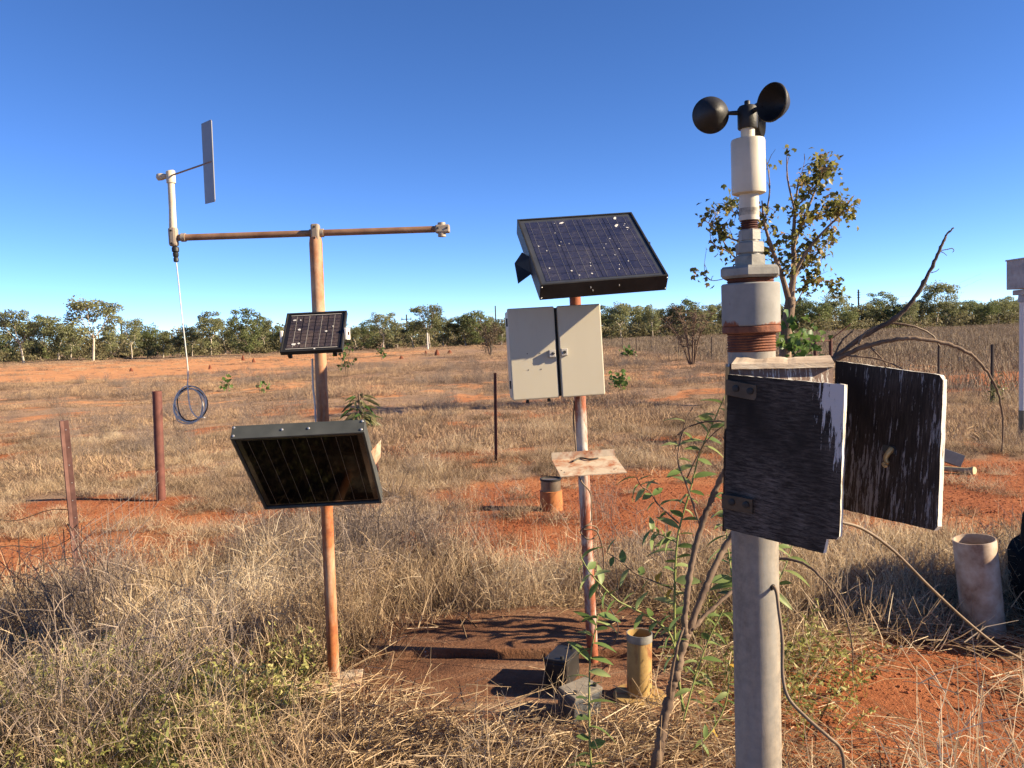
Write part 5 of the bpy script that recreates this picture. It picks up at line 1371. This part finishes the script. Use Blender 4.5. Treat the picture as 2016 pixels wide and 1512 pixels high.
# ------------------------------------------------------------------ shrub in front of the pipe
shb = thing('leafy_shrub', at(1290, 1540, 2.72), 'straggly shrub with woody stems and green leaves leaning behind the galvanised pipe', 'shrub')
def shoot(pts, r0, r1, mat_, name='stem', n=7):
    sp = smooth_path([at(*p) for p in pts], 9)
    kn = 1.0 if mat_ in (M['greenstem'], M['straw']) else 1.5
    sp = [p + Vector((random.gauss(0, 1), random.gauss(0, 1), random.gauss(0, 1))) * r0 * 0.07 * kn for p in sp]
    rr = np.linspace(r0, r1, len(sp)) * (1 + 0.06 * kn * rng.standard_normal(len(sp)))
    if kn > 1.2: rr[3::7] *= 1.22
    o = MB().tube(sp, list(np.maximum(rr, 0.0006)), n).build(name, mat_, shb, smooth=3.1)
    return o, sp
def leaves_on(o, sp, n, t0=0.1, t1=1.0, sc=(0.7, 1.1), droop=-0.25, yellow=0.0):
    for k in range(n):
        t = t0 + (t1 - t0) * (k + random.uniform(-0.2, 0.2)) / max(1, n - 1)
        t = min(max(t, 0), 1)
        i = min(int(t * (len(sp) - 1)), len(sp) - 2)
        d = (sp[i + 1] - sp[i]).normalized()
        sgn = 1 if k % 2 else -1
        side = d.cross(Vector((0, -1, 0.2))).normalized() * sgn
        dr_ = side * 0.9 + d * random.uniform(0.1, 0.7) + Vector((random.uniform(-0.3, 0.3), random.uniform(-0.7, 0.5), random.uniform(droop - 0.3, droop + 0.45)))
        put_leaf(LY if random.random() < yellow else random.choice(LM), sp[i], dr_, o, random.uniform(*sc))
shoot([(1285, 1560, 2.72), (1292, 1505, 2.73), (1303, 1437, 2.75), (1320, 1366, 2.77), (1331, 1326, 2.78), (1343, 1274, 2.8), (1354, 1246, 2.81)], 0.019, 0.0145, M['twig'], n=10)
shoot([(1350, 1256, 2.8), (1348, 1230, 2.8), (1352, 1180, 2.82), (1361, 1114, 2.84), (1381, 1035, 2.86), (1400, 985, 2.86), (1425, 932, 2.84), (1470, 870, 2.75), (1540, 800, 2.6), (1600, 745, 2.48), (1640, 710, 2.4)], 0.0115, 0.010, M['twig'], n=8)
shoot([(1354, 1250, 2.81), (1380, 1180, 2.85), (1406, 1117, 2.9), (1440, 1055, 2.95), (1500, 960, 2.85), (1570, 830, 2.65), (1638, 716, 2.44)], 0.0125, 0.011, M['twig'], n=8)
shoot([(1362, 1240, 2.81), (1398, 1202, 2.86), (1445, 1162, 2.92), (1520, 1105, 2.98), (1570, 1105, 2.95), (1610, 1130, 2.9), (1650, 1180, 2.86), (1668, 1225, 2.84), (1677, 1270, 2.83), (1680, 1335, 2.82)], 0.008, 0.0016, M['twig'], n=7)
shoot([(1318, 1375, 2.76), (1322, 1330, 2.74), (1334, 1270, 2.72), (1346, 1235, 2.73)], 0.006, 0.004, M['twig'])
shoot([(1620, 722, 2.44), (1700, 662, 2.36), (1765, 625, 2.32), (1805, 580, 2.3), (1835, 525, 2.29), (1852, 487, 2.28), (1863, 464, 2.28), (1877, 449, 2.28)], 0.0085, 0.0022, M['deadwood'], 'dead_branch', 8)
shoot([(1630, 715, 2.42), (1700, 683, 2.36), (1760, 669, 2.32), (1800, 666, 2.3), (1860, 676, 2.3), (1910, 697, 2.3), (1945, 735, 2.32), (1965, 775, 2.34), (1975, 830, 2.36), (1972, 890, 2.38)], 0.0078, 0.002, M['twig'], 'dead_branch', 8)
shoot([(1690, 678, 2.36), (1705, 655, 2.35), (1750, 637, 2.33), (1800, 643, 2.32), (1835, 660, 2.32), (1852, 684, 2.32)], 0.0048, 0.002, M['cable_brown'], 'dead_branch')
shoot([(1640, 708, 2.42), (1652, 682, 2.42), (1664, 665, 2.42), (1683, 648, 2.42)], 0.005, 0.003, M['deadwood'], 'dead_branch')
shoot([(1650, 700, 2.4), (1670, 685, 2.38), (1690, 672, 2.37), (1700, 662, 2.36)], 0.005, 0.003, M['deadwood'], 'dead_branch')
shoot([(1665, 700, 2.36), (1720, 705, 2.34), (1760, 718, 2.33), (1790, 735, 2.33)], 0.003, 0.0018, M['twig'], 'dead_branch')
shoot([(1712, 682, 2.35), (1735, 705, 2.34), (1747, 722, 2.34)], 0.003, 0.0015, M['twig'], 'dead_branch')
shoot([(1852, 493, 2.28), (1864, 491, 2.28), (1874, 489, 2.28), (1878, 493, 2.28), (1875, 497, 2.28)], 0.0014, 0.0009, M['deadwood'], 'dead_branch', 5)
shoot([(1833, 537, 2.29), (1843, 534, 2.29), (1849, 529, 2.29)], 0.0013, 0.0009, M['deadwood'], 'dead_branch', 5)
shoot([(1852, 495, 2.28), (1858, 498, 2.28), (1864, 503, 2.28)], 0.0012, 0.0008, M['deadwood'], 'dead_branch', 5)
# green leafy shoots
o, s_ = shoot([(1168, 1560, 2.66), (1163, 1500, 2.67), (1160, 1430, 2.68), (1160, 1350, 2.7), (1163, 1290, 2.72), (1172, 1240, 2.74), (1178, 1208, 2.76)], 0.0045, 0.002, M['greenstem'])
leaves_on(o, s_, 24, 0.05, 1.0, (0.75, 1.15))
o, s_ = shoot([(1335, 1300, 2.78), (1320, 1251, 2.78), (1300, 1229, 2.77), (1257, 1203, 2.75), (1217, 1183, 2.74), (1186, 1154, 2.73), (1164, 1131, 2.72), (1143, 1097, 2.71)], 0.004, 0.002, M['greenstem'])
leaves_on(o, s_, 22, 0.05, 1.0, (0.6, 0.95))
o, s_ = shoot([(1345, 1400, 2.9), (1330, 1290, 2.9), (1328, 1200, 2.9), (1329, 1130, 2.9), (1331, 1091, 2.9), (1336, 1046, 2.9), (1349, 998, 2.9), (1360, 961, 2.9), (1376, 898, 2.9), (1392, 858, 2.88), (1408, 823, 2.86), (1427, 779, 2.85)], 0.0052, 0.002, M['greenstem'])
leaves_on(o, s_, 40, 0.1, 1.0, (0.7, 1.1))
o, s_ = shoot([(1336, 1030, 2.9), (1296, 993, 2.88), (1280, 969, 2.88), (1262, 956, 2.87), (1252, 938, 2.87)], 0.003, 0.0015, M['twig'])
leaves_on(o, s_, 11, 0.15, 1.0, (0.5, 0.8))
o, s_ = shoot([(1330, 1067, 2.88), (1304, 1054, 2.86), (1278, 1044, 2.85)], 0.003, 0.0015, M['greenstem'])
leaves_on(o, s_, 9, 0.2, 1.0, (0.6, 0.9))
o, s_ = shoot([(1378, 1035, 2.86), (1352, 956, 2.84), (1336, 916, 2.84), (1336, 884, 2.84), (1344, 847, 2.84), (1352, 823, 2.84), (1365, 800, 2.84)], 0.0036, 0.0014, M['twig'])
leaves_on(o, s_, 5, 0.3, 0.8, (0.6, 0.8))
shoot([(1336, 856, 2.84), (1350, 843, 2.84), (1365, 837, 2.84), (1392, 830, 2.82), (1440, 830, 2.8)], 0.0032, 0.0022, M['deadwood'])
shoot([(1352, 942, 2.84), (1376, 892, 2.82), (1400, 858, 2.8), (1440, 826, 2.78)], 0.0028, 0.0018, M['straw'])
o, s_ = shoot([(1325, 1160, 2.9), (1286, 1144, 2.92), (1249, 1128, 2.94), (1220, 1104, 2.95), (1192, 1086, 2.95)], 0.003, 0.0014, M['twig'])
leaves_on(o, s_, 8, 0.05, 1.0, (0.6, 0.85), yellow=0.3)
o, s_ = shoot([(1345, 1420, 2.85), (1370, 1330, 2.9), (1395, 1260, 2.92), (1425, 1200, 2.95)], 0.0035, 0.002, M['greenstem'])
leaves_on(o, s_, 16, 0.1, 1.0, (0.6, 0.95))
o, s_ = shoot([(1360, 1480, 2.8), (1400, 1440, 2.85), (1430, 1380, 2.88), (1436, 1300, 2.9)], 0.003, 0.002, M['greenstem'])
leaves_on(o, s_, 12, 0.1, 1.0, (0.5, 0.8), yellow=0.15)
for pts in ([(1452, 1240, 3.7), (1462, 1120, 3.76), (1476, 1010, 3.82), (1490, 900, 3.86)], [(1470, 1220, 3.72), (1500, 1110, 3.8), (1512, 1010, 3.86), (1520, 930, 3.9)], [(1450, 1190, 3.7), (1436, 1100, 3.74), (1428, 1020, 3.78), (1436, 960, 3.82)], [(1480, 1230, 3.75), (1530, 1150, 3.86), (1560, 1070, 3.93), (1570, 980, 3.98)], [(1460, 1200, 3.75), (1470, 1060, 3.92), (1465, 980, 3.98)]):  # mostly hidden shoots, added so their leaves throw shadow on the slab
    o, s_ = shoot(pts, 0.004, 0.002, M['greenstem'])
    leaves_on(o, s_, 18, 0.1, 1.0, (1.1, 1.6))
# long stem arching out to the right from behind the box
ar = thing('arching_stem', at(2040, 1325, 2.3), 'long bare stem arching from the wooden box down to the right edge', 'stem')
MB().tube(smooth_path([at(1640, 1026, 2.1), at(1655, 1028, 2.1), at(1700, 1042, 2.12), at(1760, 1085, 2.16), at(1830, 1155, 2.22), at(1900, 1220, 2.3), at(1960, 1268, 2.36), at(2030, 1312, 2.45), at(2120, 1400, 2.5), at(2180, 1560, 2.55)], 7), list(np.linspace(0.0047, 0.003, 64)), 8).build('stem', M['cable_brown'], ar, smooth=3.1)

# termite stumps
for px, base, top, Y, w, lab in ((413, 729, 718, 52, 0.1, 'thin dark stump on the orange bare strip right of the cable'), (499, 714, 705, 66, 0.14, 'conical termite stump on the orange strip left of the small panel'),
                                 (478, 705, 699, 75, 0.14, 'small far termite stump at the edge of the orange strip'), (258, 733, 724, 55, 0.13, 'squat termite stump on the orange strip below the tallest gum'),
                                 (838, 697, 690, 68, 0.12, 'tiny termite stump under the white marker post'), (860, 700, 688, 64, 0.2, 'broad red termite mound right of the white marker post'),
                                 (885, 697, 689, 68, 0.2, 'leaning red termite mound left of the dark brown bush'), (790, 707, 700, 58, 0.16, 'low red termite mound left of the white marker post')):
    p = at_y(px, top, Y); z0 = gzf(p.x, Y)
    o = MB().lathe((p.x, Y, z0 - 0.05), [(w * 1.2, 0), (w * 1.0, (p.z - z0) * 0.4), (w * 0.6, (p.z - z0) * 0.85), (w * 0.2, p.z - z0 + 0.05)], 9).build('termite_mound', M['mound'])
    tag(o, lab, 'termite mound', 'termite mounds in the paddock')

# ------------------------------------------------------------------ ground cover (stuff)
def ribbon(mb, pts, w0, w1, tint, r):
    n = len(pts)
    side = Vector((r.gauss(0, 1), r.gauss(0, 1), r.gauss(0, 0.3)))
    vs_ = []
    for i, p in enumerate(pts):
        d = (pts[min(i + 1, n - 1)] - pts[max(i - 1, 0)])
        s_ = d.cross(side)
        s_ = s_.normalized() if s_.length > 1e-6 else Vector((1, 0, 0))
        w = (w0 + (w1 - w0) * i / (n - 1)) / 2
        vs_ += [p - s_ * w, p + s_ * w]
    mb.add(vs_, [(2 * i, 2 * i + 1, 2 * i + 3, 2 * i + 2) for i in range(n - 1)], tint)
def blob(mb, p, s, tint):
    mb.add([p + Vector(v) * s for v in ((1, 0, 0), (-1, 0, 0), (0, 1, 0), (0, -1, 0), (0, 0, 1), (0, 0, -1))],
           [(0, 2, 4), (2, 1, 4), (1, 3, 4), (3, 0, 4), (2, 0, 5), (1, 2, 5), (3, 1, 5), (0, 3, 5)], tint)
def stem_path(b, L, lean, bend, r, n=5):
    a = r.uniform(0, 6.28)
    dx, dy = math.cos(a), math.sin(a)
    return [b + Vector((dx * (lean * t + bend * t * t), dy * (lean * t + bend * t * t), max(0.004, t * math.sqrt(max(0.02, 1 - (lean + bend * t) ** 2))))) * L
            + Vector((r.gauss(0, 0.012), r.gauss(0, 0.012), 0)) * (t * L * 1.2) for t in [i / (n - 1) for i in range(n)]]
def proto(name, kind, seed):
    r = random.Random(seed); mb = MB()
    if kind == 'forb':
        tb = r.uniform(0.4, 0.68)
        for k in range(34):
            b = Vector((r.gauss(0, 0.11), r.gauss(0, 0.11), -0.01))
            L = r.uniform(0.28, 0.62)
            P = stem_path(b, L, r.uniform(0.02, 0.35), r.uniform(-0.1, 0.35), r)
            t = min(1, max(0, r.gauss(tb, 0.16)))
            ribbon(mb, P, 0.0042, 0.002, t, r)
            for j in range(r.randint(2, 5)):
                s_ = P[r.randint(1, 3)].lerp(P[4], r.random() * 0.6)
                e = s_ + Vector((r.gauss(0, 1), r.gauss(0, 1), abs(r.gauss(0.8, 0.5)))).normalized() * L * r.uniform(0.12, 0.36)
                ribbon(mb, [s_, s_.lerp(e, 0.5) + Vector((r.gauss(0, .006), r.gauss(0, .006), 0.008)), e], 0.003, 0.0016, min(1, max(0, t + r.gauss(0.05, 0.1))), r)
                if r.random() < 0.16: blob(mb, e, r.uniform(0.0022, 0.0048), r.uniform(0.6, 0.9))
    elif kind == 'tuft':
        tb = r.uniform(0.5, 0.75)
        for k in range(95):
            b = Vector((r.gauss(0, 0.07), r.gauss(0, 0.07), -0.01))
            ribbon(mb, stem_path(b, r.uniform(0.14, 0.42), r.uniform(0.05, 0.5), r.uniform(0.0, 0.6), r, 4), 0.0038, 0.0014, min(1, max(0, r.gauss(tb, 0.18))), r)
    elif kind == 'mat':
        tb = r.uniform(0.35, 0.6)
        for k in range(190):
            b = Vector((r.gauss(0, 0.17), r.gauss(0, 0.17), r.uniform(0, 0.03)))
            ribbon(mb, stem_path(b, r.uniform(0.08, 0.26), r.uniform(0.3, 0.9), r.uniform(-0.2, 0.3), r, 3), 0.0055, 0.002, min(1, max(0, r.gauss(tb, 0.2))), r)
    elif kind == 'straw':
        a0 = r.uniform(0, 6.28)
        for k in range(46):
            a = a0 + r.gauss(0, 0.7)
            c = Vector((r.gauss(0, 0.16), r.gauss(0, 0.16), r.uniform(0.004, 0.06)))
            L = r.uniform(0.1, 0.42)
            d = Vector((math.cos(a), math.sin(a), r.gauss(0, 0.12)))
            P = [c - d * L / 2, c + Vector((r.gauss(0, .012), r.gauss(0, .012), r.uniform(0, 0.03))), c + d * L / 2]
            for q in P: q.z = max(q.z, 0.004)
            ribbon(mb, P, 0.004, 0.002, min(1, max(0, r.gauss(0.6, 0.2))), r)
            if r.random() < 0.5:
                e = P[1] + Vector((r.gauss(0, 1), r.gauss(0, 1), abs(r.gauss(0.3, 0.5)))).normalized() * r.uniform(0.05, 0.13)
                e.z = max(e.z, 0.004)
                ribbon(mb, [P[1], P[1].lerp(e, 0.5), e], 0.0034, 0.0016, r.uniform(0.4, 0.9), r)
    elif kind == 'twiggy':              # pale upright dead stalks with forks
        for k in range(13):
            b = Vector((r.gauss(0, 0.09), r.gauss(0, 0.09), -0.01))
            L = r.uniform(0.18, 0.5)
            P = stem_path(b, L, r.uniform(0.1, 0.6), r.uniform(-0.2, 0.2), r)
            t = r.uniform(0.45, 0.95)
            ribbon(mb, P, 0.0042, 0.0024, t, r)
            for j in range(r.randint(2, 4)):
                s_ = P[r.randint(2, 3)]
                e = s_ + Vector((r.gauss(0, 1), r.gauss(0, 1), abs(r.gauss(0.9, 0.4)))).normalized() * L * r.uniform(0.15, 0.4)
                ribbon(mb, [s_, s_.lerp(e, 0.5) + Vector((r.gauss(0, .008), r.gauss(0, .008), 0)), e], 0.0032, 0.0018, t, r)
    elif kind == 'weed':
        for k in range(12):
            b = Vector((r.gauss(0, 0.08), r.gauss(0, 0.08), 0))
            L = r.uniform(0.1, 0.28)
            P = stem_path(b, L, r.uniform(0.1, 0.6), r.uniform(0, 0.3), r, 4)
            ribbon(mb, P, 0.004, 0.002, 0.3, r)
            for j in range(14):
                s_ = P[r.randint(1, 3)] + Vector((r.gauss(0, .012), r.gauss(0, .012), r.gauss(0, .012)))
                e = s_ + Vector((r.gauss(0, 1), r.gauss(0, 1), r.gauss(0.3, 0.6))).normalized() * r.uniform(0.012, 0.026)
                ribbon(mb, [s_, s_.lerp(e, 0.5), e], 0.011, 0.003, min(1, max(0, r.gauss(0.55, 0.25))), r)
    elif kind == 'stubble':
        for k in range(60):
            b = Vector((r.gauss(0, 0.4), r.gauss(0, 0.4), 0))
            ribbon(mb, stem_path(b, r.uniform(0.1, 0.38), r.uniform(0.0, 0.5), r.uniform(-0.2, 0.5), r, 3), 0.012, 0.006, min(1, max(0, r.gauss(0.5, 0.25))), r)
    elif kind == 'field':               # coarse version of mat and forb for the distance
        tb = r.uniform(0.35, 0.65)
        for k in range(130):
            b = Vector((r.gauss(0, 0.3), r.gauss(0, 0.3), 0))
            ribbon(mb, stem_path(b, r.uniform(0.05, 0.24), r.uniform(0.2, 0.92), r.uniform(-0.2, 0.4), r, 3), 0.012, 0.005, min(1, max(0, r.gauss(tb, 0.2))), r)
    elif kind == 'clod':
        for k in range(16):
            c = Vector((r.gauss(0, 0.14), r.gauss(0, 0.14), 0.0)); s_ = r.choice([0.003, 0.005, 0.006, 0.008, 0.012])
            mb.add([c + Vector((v[0] * s_ * r.uniform(.6, 1.4), v[1] * s_ * r.uniform(.6, 1.4), v[2] * s_ * r.uniform(.3, 0.6))) for v in ((1, 0, 0), (-1, 0, 0), (0, 1, 0), (0, -1, 0), (.2, .1, 1), (0, 0, -1))],
                   [(0, 2, 4), (2, 1, 4), (1, 3, 4), (3, 0, 4), (2, 0, 5), (1, 2, 5), (3, 1, 5), (0, 3, 5)], 0.5)
    return mb.mesh(name)
def species(name, kind, nvar, mat_):
    c = bpy.data.collections.new(name + '_kinds')
    for i in range(nvar):
        me = proto(name, kind, 1000 + 37 * i + hash_(kind)); me.materials.append(mat_)
        o = bpy.data.objects.new(name + '_clump', me); c.objects.link(o)
    return c
def hash_(s):
    return sum(ord(ch) * (i + 3) for i, ch in enumerate(s))
def scatter(name, P, rot, sc, idx, coll, label, cat):
    me = bpy.data.meshes.new(name)
    n = len(P)
    me.vertices.add(n); me.vertices.foreach_set('co', P.astype(np.float32).ravel())
    a = me.attributes.new('rot', 'FLOAT_VECTOR', 'POINT'); a.data.foreach_set('vector', rot.astype(np.float32).ravel())
    a = me.attributes.new('sc', 'FLOAT', 'POINT'); a.data.foreach_set('value', sc.astype(np.float32))
    a = me.attributes.new('idx', 'INT', 'POINT'); a.data.foreach_set('value', idx.astype(np.int32))
    o = link(name, me, None)
    ng = bpy.data.node_groups.new(name, 'GeometryNodeTree')
    ng.interface.new_socket('Geometry', in_out='INPUT', socket_type='NodeSocketGeometry')
    ng.interface.new_socket('Geometry', in_out='OUTPUT', socket_type='NodeSocketGeometry')
    gi = ng.nodes.new('NodeGroupInput'); go = ng.nodes.new('NodeGroupOutput')
    ip_ = ng.nodes.new('GeometryNodeInstanceOnPoints'); ci = ng.nodes.new('GeometryNodeCollectionInfo')
    ci.inputs['Collection'].default_value = coll
    ci.inputs['Separate Children'].default_value = True
    ci.inputs['Reset Children'].default_value = True
    def na(nm, dt):
        x = ng.nodes.new('GeometryNodeInputNamedAttribute'); x.data_type = dt; x.inputs['Name'].default_value = nm
        return [s_ for s_ in x.outputs if s_.enabled and s_.name == 'Attribute'][0]
    L = ng.links.new
    L(gi.outputs[0], ip_.inputs['Points']); L(ci.outputs[0], ip_.inputs['Instance'])
    ip_.inputs['Pick Instance'].default_value = True
    L(na('idx', 'INT'), ip_.inputs['Instance Index']); L(na('rot', 'FLOAT_VECTOR'), ip_.inputs['Rotation']); L(na('sc', 'FLOAT'), ip_.inputs['Scale'])
    L(ip_.outputs[0], go.inputs[0])
    md = o.modifiers.new('scatter', 'NODES'); md.node_group = ng
    return tag(o, label, cat, kind='stuff')

SLAB = lambda x, y: (x > -0.95) & (x < 0.8) & (y > 2.6) & (y < 4.3)
def field_pts(n, ylo, yhi, seed, dens, spread=0.74, pad=2.0, power=1.0):
    r = np.random.default_rng(seed)
    y = np.sqrt(r.uniform(ylo ** 2, yhi ** 2, n)) if power == 1.0 else ylo + (yhi - ylo) * r.random(n) ** power
    x = r.uniform(-1, 1, n) * (spread * y + pad)
    k = r.random(n) < dens(x, y)
    x, y = x[k], y[k]
    return x, y, r
def do(name, coll, nvar, x, y, r, smin, smax, tilt, label, cat, zoff=0.0, mul=1.0):
    P = np.stack([x, y, gz(x, y) + zoff], 1)
    rot = np.stack([r.normal(0, tilt, len(x)), r.normal(0, tilt, len(x)), r.uniform(0, 6.283, len(x))], 1)
    return scatter(name, P, rot, r.uniform(smin, smax, len(x)) * mul, r.integers(0, nvar, len(x)), coll, label, cat)
forb_c = species('dry_weed', 'forb', 7, M['grass'])
tuft_c = species('dry_grass', 'tuft', 6, M['grass'])
mat_c = species('dead_grass', 'mat', 6, M['grass'])
straw_c = species('straw', 'straw', 5, M['straw'])
twig_c = species('dead_stalks', 'twiggy', 5, M['straw'])
weed_c = species('green_weed', 'weed', 4, M['weed'])
stub_c = species('stubble', 'stubble', 4, M['stubble'])
field_c = species('field_grass', 'field', 6, M['grass_far'])
grey_c = species('grey_weed', 'forb', 5, M['grey_weed'])
clod_c = species('soil_clod', 'clod', 5, M['red_stone'])

CLEAR = lambda x, y: np.maximum(((x > -0.78) & (x < 0.82) & (y > 2.2) & (y < 4.36)) * 1.0, ((x > -1.25) & (x < -0.6) & (y > 3.0) & (y < 3.62)) * 0.75)
NEARPIPE = lambda x, y: ((x > 0.2) & (x < 1.1) & (y < 2.45)) * 1.0
open_front = lambda x, y: np.maximum(np.maximum(CLEAR(x, y), NEARPIPE(x, y)), np.maximum(ell(x, y, 1.7, 3.05, 1.1, 0.8, 0.25), ell(x, y, 2.8, 3.2, 1.2, 0.8, 0.25)))
patch = lambda x, y, s, k: sstep(0.42, 0.58, fbm(x * s, y * s, k))
SL = lambda x, y: np.where(SLAB(x, y), 0.045, 0.0)
# tall dead weeds, thick left and behind the slab
x, y, r = field_pts(6600, 2.0, 9.5, 61, lambda x, y: (1 - bare(x, y)) ** 2 * (1 - open_front(x, y)) * (0.25 + 0.75 * patch(x, y, 0.9, 71)) * np.where(x < 1.0, 1.0, 0.45) * (1 - 0.9 * sstep(5.2, 7.0, y)))
gap = lambda x, y: np.where((x > -0.8) & (x < 2.6) & (y > 5.1) & (y < 7.6), 0.58, 1.0)
low = gap(x, y) * np.where((x < -1.7) & (y > 3.5), 0.5, 1.0) * np.where((x > 1.5) & (y > 4.4), 0.6, 1.0) * np.where(r.random(len(x)) < 0.1, 1.5, 1.0) * np.where(y > 5.0, 0.62, 1.0)
do('dry_weeds', forb_c, 7, x, y, r, 0.38, 0.8, 0.16, 'tangle of brown dead weeds round the masts', 'weeds', mul=low)
x, y, r = field_pts(1500, 2.6, 7.0, 78, lambda x, y: ((x < -0.35) | (y > 4.5)) * (x > -2.6) * (x < 0.9) * (1 - open_front(x, y)) * (1 - bare(x, y)) * sstep(0.46, 0.6, fbm(x * 1.1, y * 1.1, 97)) * 0.9)
do('wispy_weeds', grey_c, 5, x, y, r, 0.7, 1.2, 0.18, 'tall wispy grey weeds round the rusty mast', 'weeds', mul=np.where(y > 5.2, 0.7, 1.0))
x, y, r = field_pts(6000, 2.0, 13, 62, lambda x, y: (1 - bare(x, y)) ** 1.5 * (1 - open_front(x, y)) * (0.12 + 0.88 * patch(x, y, 0.8, 72)) * (1 - 0.45 * sstep(4.8, 6.5, y)) * (1 - sstep(7.5, 13, y)) * np.where((x < -0.4) & (y < 3.6), 0.55, 1.0))
do('dry_grass', tuft_c, 6, x, y, r, 0.35, 0.8, 0.15, 'tan tufts of dry grass in the foreground', 'grass', mul=gap(x, y) * (1 - 0.45 * sstep(4.8, 6.5, y)) * np.where((x < -1.7) & (y > 3.8), 0.6, 1.0) * np.where((x > 1.5) & (y > 4.4), 0.7, 1.0))
x, y, r = field_pts(14000, 2.0, 17, 63, lambda x, y: (1 - 0.96 * bare(x, y)) * (1 - open_front(x, y)) * (1 - sstep(9, 17, y)) * (0.35 + 0.65 * patch(x, y, 1.3, 73)))
do('dead_grass', mat_c, 6, x, y, r, 0.6, 1.15, 0.12, 'low matted dead grass across the near ground', 'grass', mul=1 - 0.42 * sstep(4.8, 6.5, y))
# bleached straw and twigs over the front of the slab and around it
x, y, r = field_pts(2600, 2.0, 4.6, 64, lambda x, y: np.where(SLAB(x, y), np.where(y < 2.98 + 0.5 * (fbm(x * 2, y * 2, 4) - .5) + 0.25 * (x < -0.5), 0.8, 0.002), 0.3 * (1 - CLEAR(x, y))) * (1 - NEARPIPE(x, y)) * (1 - 0.8 * ell(x, y, 2.1, 3.1, 1.1, 0.75, 0.3)))
do('fallen_straw', straw_c, 5, x, y, r, 0.6, 1.1, 0.06, 'bleached fallen straw and twigs around the slab', 'straw', SL(x, y))
x, y, r = field_pts(800, 2.0, 5.2, 65, lambda x, y: np.where(SLAB(x, y), np.where(y < 3.1 + (fbm(x * 2, y * 2, 4) - .5), 0.7, 0.05), 0.4) * (1 - NEARPIPE(x, y)) * (1 - 0.95 * ell(x, y, 2.1, 3.1, 1.1, 0.75, 0.3)))
do('dead_stalks', twig_c, 5, x, y, r, 0.45, 0.9, 0.25, 'pale forked dead stalks standing around the slab', 'stalks', SL(x, y) - 0.005)
x, y, r = field_pts(1900, 2.0, 4.6, 66, lambda x, y: np.maximum(ell(x, y, -1.7, 3.0, 1.2, 0.6, 0.5), 0.2 * ell(x, y, 1.0, 3.4, 0.3, 0.6, 0.4)) * (1 - 1.0 * SLAB(x, y)))
do('green_weeds', weed_c, 4, x, y, r, 0.6, 1.25, 0.15, 'yellow-green weeds low in the left corner and round the pipe', 'weeds')
# paddock beyond
left_f = lambda x, y: 1 - sstep(8.6, 9.8, x) * sstep(12, 14, y)
hum = lambda x, y, a, k: 0.45 + 1.1 * sstep(0.3, 0.72, fbm(x * a, y * a, k))
x, y, r = field_pts(27000, 7, 38, 67, lambda x, y: sstep(7, 12, y) * (1 - 0.96 * bare(x, y)) * left_f(x, y) * (0.25 + 0.75 * patch(x, y, 0.4, 75)))
do('field_grass', field_c, 6, x, y, r, 0.28, 0.55, 0.1, 'brown dry grass across the middle paddock', 'grass', mul=hum(x, y, 0.5, 81))
x, y, r = field_pts(34000, 36, 112, 68, lambda x, y: (1 - 0.97 * bare(x, y)) * left_f(x, y) * (0.4 + 0.6 * patch(x, y, 0.12, 76)))
do('field_grass', field_c, 6, x, y, r, 0.35, 0.75, 0.08, 'brown dry grass of the far paddock up to the trees', 'grass', mul=hum(x, y, 0.15, 82))
x, y, r = field_pts(13000, 5.5, 48, 77, lambda x, y: (1 - bare(x, y)) ** 2 * left_f(x, y) * sstep(0.46, 0.6, fbm(x * 0.55, y * 0.55, 91)))
do('grey_weeds', grey_c, 5, x, y, r, 0.3, 0.62, 0.3, 'grey-brown dead weed clumps dotted over the paddock', 'weeds', mul=hum(x, y, 0.8, 83))
x, y, r = field_pts(30000, 12, 122, 69, lambda x, y: (1 - left_f(x, y)) * (1 - bare(x, y)) * 0.9, spread=0.8)
do('stubble', stub_c, 4, x, y, r, 0.8, 1.5, 0.1, 'grey-brown stubble of the cropped field beyond the fence', 'stubble')
x, y, r = field_pts(8000, 2.0, 9, 70, lambda x, y: sstep(0.4, 0.9, np.maximum(bare(x, y), 0.2)) * (1 - 0.9 * SLAB(x, y)))
do('soil_clods', clod_c, 5, x, y, r, 0.6, 1.3, 0.0, 'small red clods on the bare soil', 'clods')
